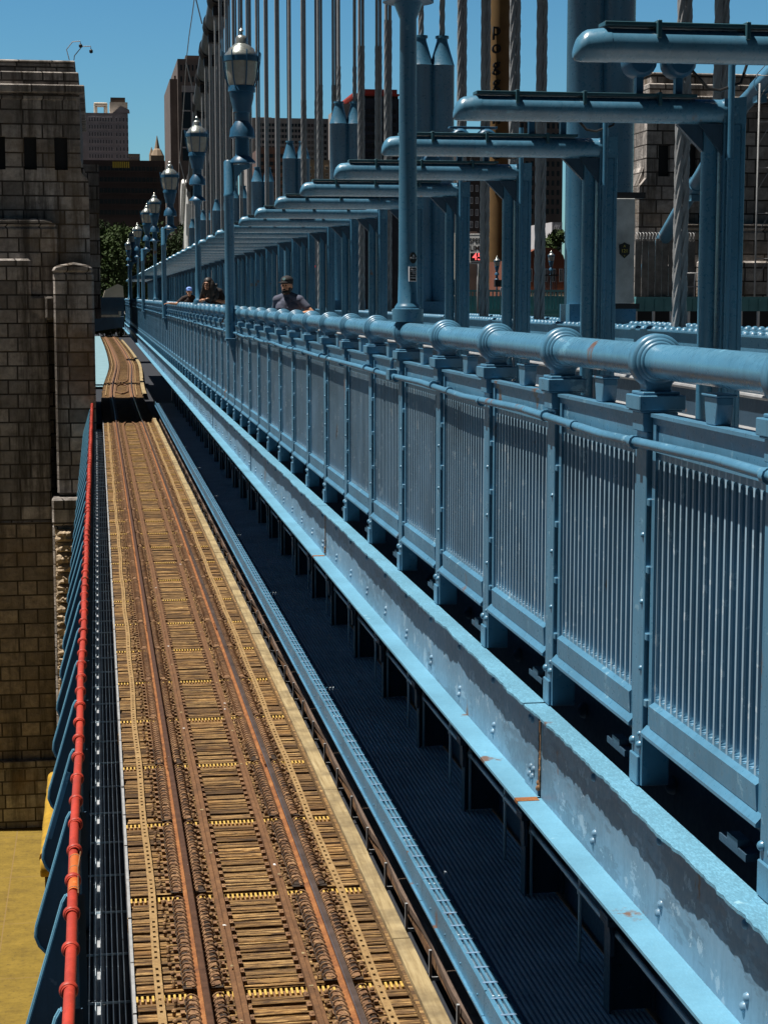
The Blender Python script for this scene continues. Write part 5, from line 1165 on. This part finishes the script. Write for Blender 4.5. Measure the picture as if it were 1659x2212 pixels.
def person(label, loc, rotz, skin, arms, shirt, cap=None, lean=0.0, hair='hair', beard=False, long_hair=False, slv=.68, sc=1.0):
    # local frame: faces -y, feet at z = 0; arms = [(elbow, wrist, finger direction), ...] for x<0 and x>0 sides
    T = thing('person', label, 'person', loc); T.rotation_euler = (0, 0, rotz); T.scale = (sc, sc, sc)
    ly = lambda z_: -lean * max(0, (z_ - .95) / .6) ** 1.0
    sh = [(-.185, ly(1.42), 1.42), (.185, ly(1.42), 1.42)]
    nk = (0, ly(1.5) - .01, 1.50); hd = Vector((0, ly(1.62) - .03 - lean * .25, 1.63 - lean * .2)); hip = [(-.095, 0, .90), (.095, 0, .90)]
    legs = []
    for x in (-1, 1): legs += [((x * .095, 0, .9), (x * .10, -.03, .5), .085, .055), ((x * .10, -.03, .5), (x * .105, .02, .09), .056, .038), ((x * .105, .03, .045), (x * .12, -.15, .035), .042, .032)]
    torso = [((0, 0, .92), (0, ly(1.15), 1.15), .14, .135), ((0, ly(1.15), 1.15), (0, ly(1.36), 1.36), .135, .12), (sh[0], sh[1], .056, .056), ((0, ly(1.47), 1.475), (-.16, ly(1.42), 1.425), .062, .055), ((0, ly(1.47), 1.475), (.16, ly(1.42), 1.425), .062, .055), ((-.075, ly(1.3), 1.3), (.075, ly(1.3), 1.3), .118, .118), ((-.07, 0, .95), (.07, 0, .95), .12, .12)]
    segs = legs + torso + [((0, ly(1.42), 1.42), nk, .06, .055), (nk, tuple(hd + Vector((0, .01, -.04))), .055, .055)]
    fing = []
    for s_, (el, wr, fd) in zip(sh, arms):
        fd = Vector(fd).normalized(); wr = Vector(wr); segs += [(s_, el, .052, .042), (el, tuple(wr), .042, .028)]
        side = fd.cross(Vector((0, 0, 1))).normalized(); palm = wr + fd * .05
        segs.append((tuple(wr + fd * .015 - side * .018), tuple(palm + fd * .03 - side * .022), .019, .018)); segs.append((tuple(wr + fd * .015 + side * .018), tuple(palm + fd * .03 + side * .022), .019, .018))
        for j, ln in zip((-1.5, -.5, .5, 1.5), (.062, .075, .07, .052)):
            k0 = palm + fd * .035 + side * .0185 * j; k1 = k0 + fd * ln * .55 + Vector((0, 0, -.008)); k2 = k1 + fd * ln * .45 + Vector((0, 0, -.025)); segs += [(tuple(k0), tuple(k1), .0095, .0085), (tuple(k1), tuple(k2), .0085, .0075)]
        th0 = wr + fd * .03 - side * .03; th1 = th0 + fd * .035 - side * .035; segs += [(tuple(th0), tuple(th1), .012, .01), (tuple(th1), tuple(th1 + fd * .03), .01, .008)]
    head = [(tuple(hd + Vector((0, .01, .03))), (.078, .095, .10)), (tuple(hd + Vector((0, -.022, -.045))), (.058, .065, .075)), (tuple(hd + Vector((0, -.1, -.015))), (.016, .025, .026)), (tuple(hd + Vector((0, -.085, .03))), (.055, .02, .012)),
            (tuple(hd + Vector((-.08, .01, .0))), (.012, .02, .032)), (tuple(hd + Vector((.08, .01, .0))), (.012, .02, .032)), (tuple(hd + Vector((0, -.085, -.062))), (.025, .012, .009)), (tuple(hd + Vector((0, -.07, -.1))), (.03, .025, .02))]
    me = capsule_mesh(segs, head, .0065, 2); me.materials.clear(); me.materials.append(M[skin]); link('body', me, T)
    b = MB()
    for x in (-.03, .03): b.lathe([(.001, -.011), (.008, -.008), (.011, 0), (.008, .008), (.001, .011)], tuple(hd + Vector((x, -.083, .008))), 10)
    obj('eye', b, 'hair', T, loc=(0, 0, 0))
    tr_ = [(a, c_, r0 + .014, r1 + .014) for a, c_, r0, r1 in legs[0:2] + legs[3:5]] + [((-.07, 0, .95), (.07, 0, .95), .13, .13)]
    me = capsule_mesh(tr_, [], .012); me.materials.clear(); me.materials.append(M['trouser']); link('trousers', me, T)
    me = capsule_mesh([(a, c_, r0 + .012, r1 + .012) for a, c_, r0, r1 in (legs[2], legs[5])], [], .01); me.materials.clear(); me.materials.append(M['capblack']); link('shoe', me, T)
    ss_ = [(a, c_, r0 + .014, r1 + .014) for a, c_, r0, r1 in torso]
    for s_, (el, wr, fd) in zip(sh, arms): m_ = Vector(s_).lerp(Vector(el), slv); ss_.append((s_, tuple(m_), .062, .060))
    me = capsule_mesh(ss_, [], .01, 3); me.materials.clear(); me.materials.append(M[shirt]); link('shirt', me, T)
    if long_hair:
        hb = [(tuple(hd + Vector((0, .03, .05))), (.105, .115, .105)), (tuple(hd + Vector((.02, .07, -.08))), (.15, .10, .17)), (tuple(hd + Vector((.08, .03, -.10))), (.09, .09, .2)), (tuple(hd + Vector((-.10, .03, -.10))), (.05, .07, .15)), (tuple(hd + Vector((.06, .09, -.22))), (.16, .10, .16))]
        rg = random.Random(9)
        for k in range(40):
            a = rg.uniform(0, 6.28); hb.append((tuple(hd + Vector((.05 + .12 * math.cos(a), .08 + .08 * math.sin(a), rg.uniform(-.3, -.02)))), (.03, .03, rg.uniform(.04, .07))))
        me = capsule_mesh([], hb, .009, 4)
    else:
        me = capsule_mesh([], [(tuple(hd + Vector((0, .03, .045))), (.084, .09, .094)), (tuple(hd + Vector((0, .06, -.02))), (.075, .05, .07))], .009, 1)
    me.materials.clear(); me.materials.append(M[hair]); link('hair', me, T)
    if beard:
        me = capsule_mesh([], [(tuple(hd + Vector((0, -.045, -.085))), (.06, .055, .045)), (tuple(hd + Vector((-.055, -.01, -.06))), (.018, .04, .05)), (tuple(hd + Vector((.055, -.01, -.06))), (.018, .04, .05)), (tuple(hd + Vector((0, -.093, -.045))), (.03, .014, .008))], .006, 1)
        me.materials.clear(); me.materials.append(M['hair']); link('beard', me, T)
    if cap:
        me = capsule_mesh([], [(tuple(hd + Vector((0, .015, .085))), (.094, .108, .075)), (tuple(hd + Vector((0, .015, .05))), (.092, .106, .03)), (tuple(hd + Vector((0, -.125, .055))), (.075, .075, .011))], .007, 1)
        me.materials.clear(); me.materials.append(M[cap]); c_ = link('cap', me, T)
        b = MB(); p = hd + Vector((-.0, -.088, .105)); b.prism([(p.x + .026 * math.cos(a), p.z + .02 * math.sin(a)) for a in [2 * math.pi * j / 12 for j in range(12)]], 'y', p.y - .008, p.y + .03); obj('badge', b, 'badge', c_, loc=(0, 0, 0))
    return T
FZ = E - 1.45
person('bearded man in a black cap and navy t-shirt leaning on the handrail', (2.80, 26.6, FZ), -.55, 'skin',
       [((-.29, .08, 1.16), (-.27, -.06, .93), (0, -.5, -1)), ((.37, -.02, 1.235), (.19, -.20, 1.20), (-.8, -.5, -.3))], 'shirt', slv=.6, cap='capblack', lean=.05, beard=True, sc=.985)
person('person with long dark curly hair bowed over the handrail', (2.80, 43.0, FZ), -.5, 'skin2',
       [((-.28, -.2, 1.22), (-.12, -.38, 1.24), (.3, -1, .2)), ((.27, -.18, 1.2), (.05, -.36, 1.25), (-.5, -.8, .3))], 'dark_shirt', lean=.30, long_hair=True, sc=1.1)
person('person in a light blue cap resting a bare arm along the handrail', (2.69, 53.4, FZ), -.1, 'skin',
       [((-.38, -.22, 1.25), (-.58, -.32, 1.27), (-1, -.1, 0)), ((.24, -.25, 1.22), (-.05, -.34, 1.27), (-1, -.1, 0))], 'brown_shirt', cap='capblue', lean=.14, sc=.98)
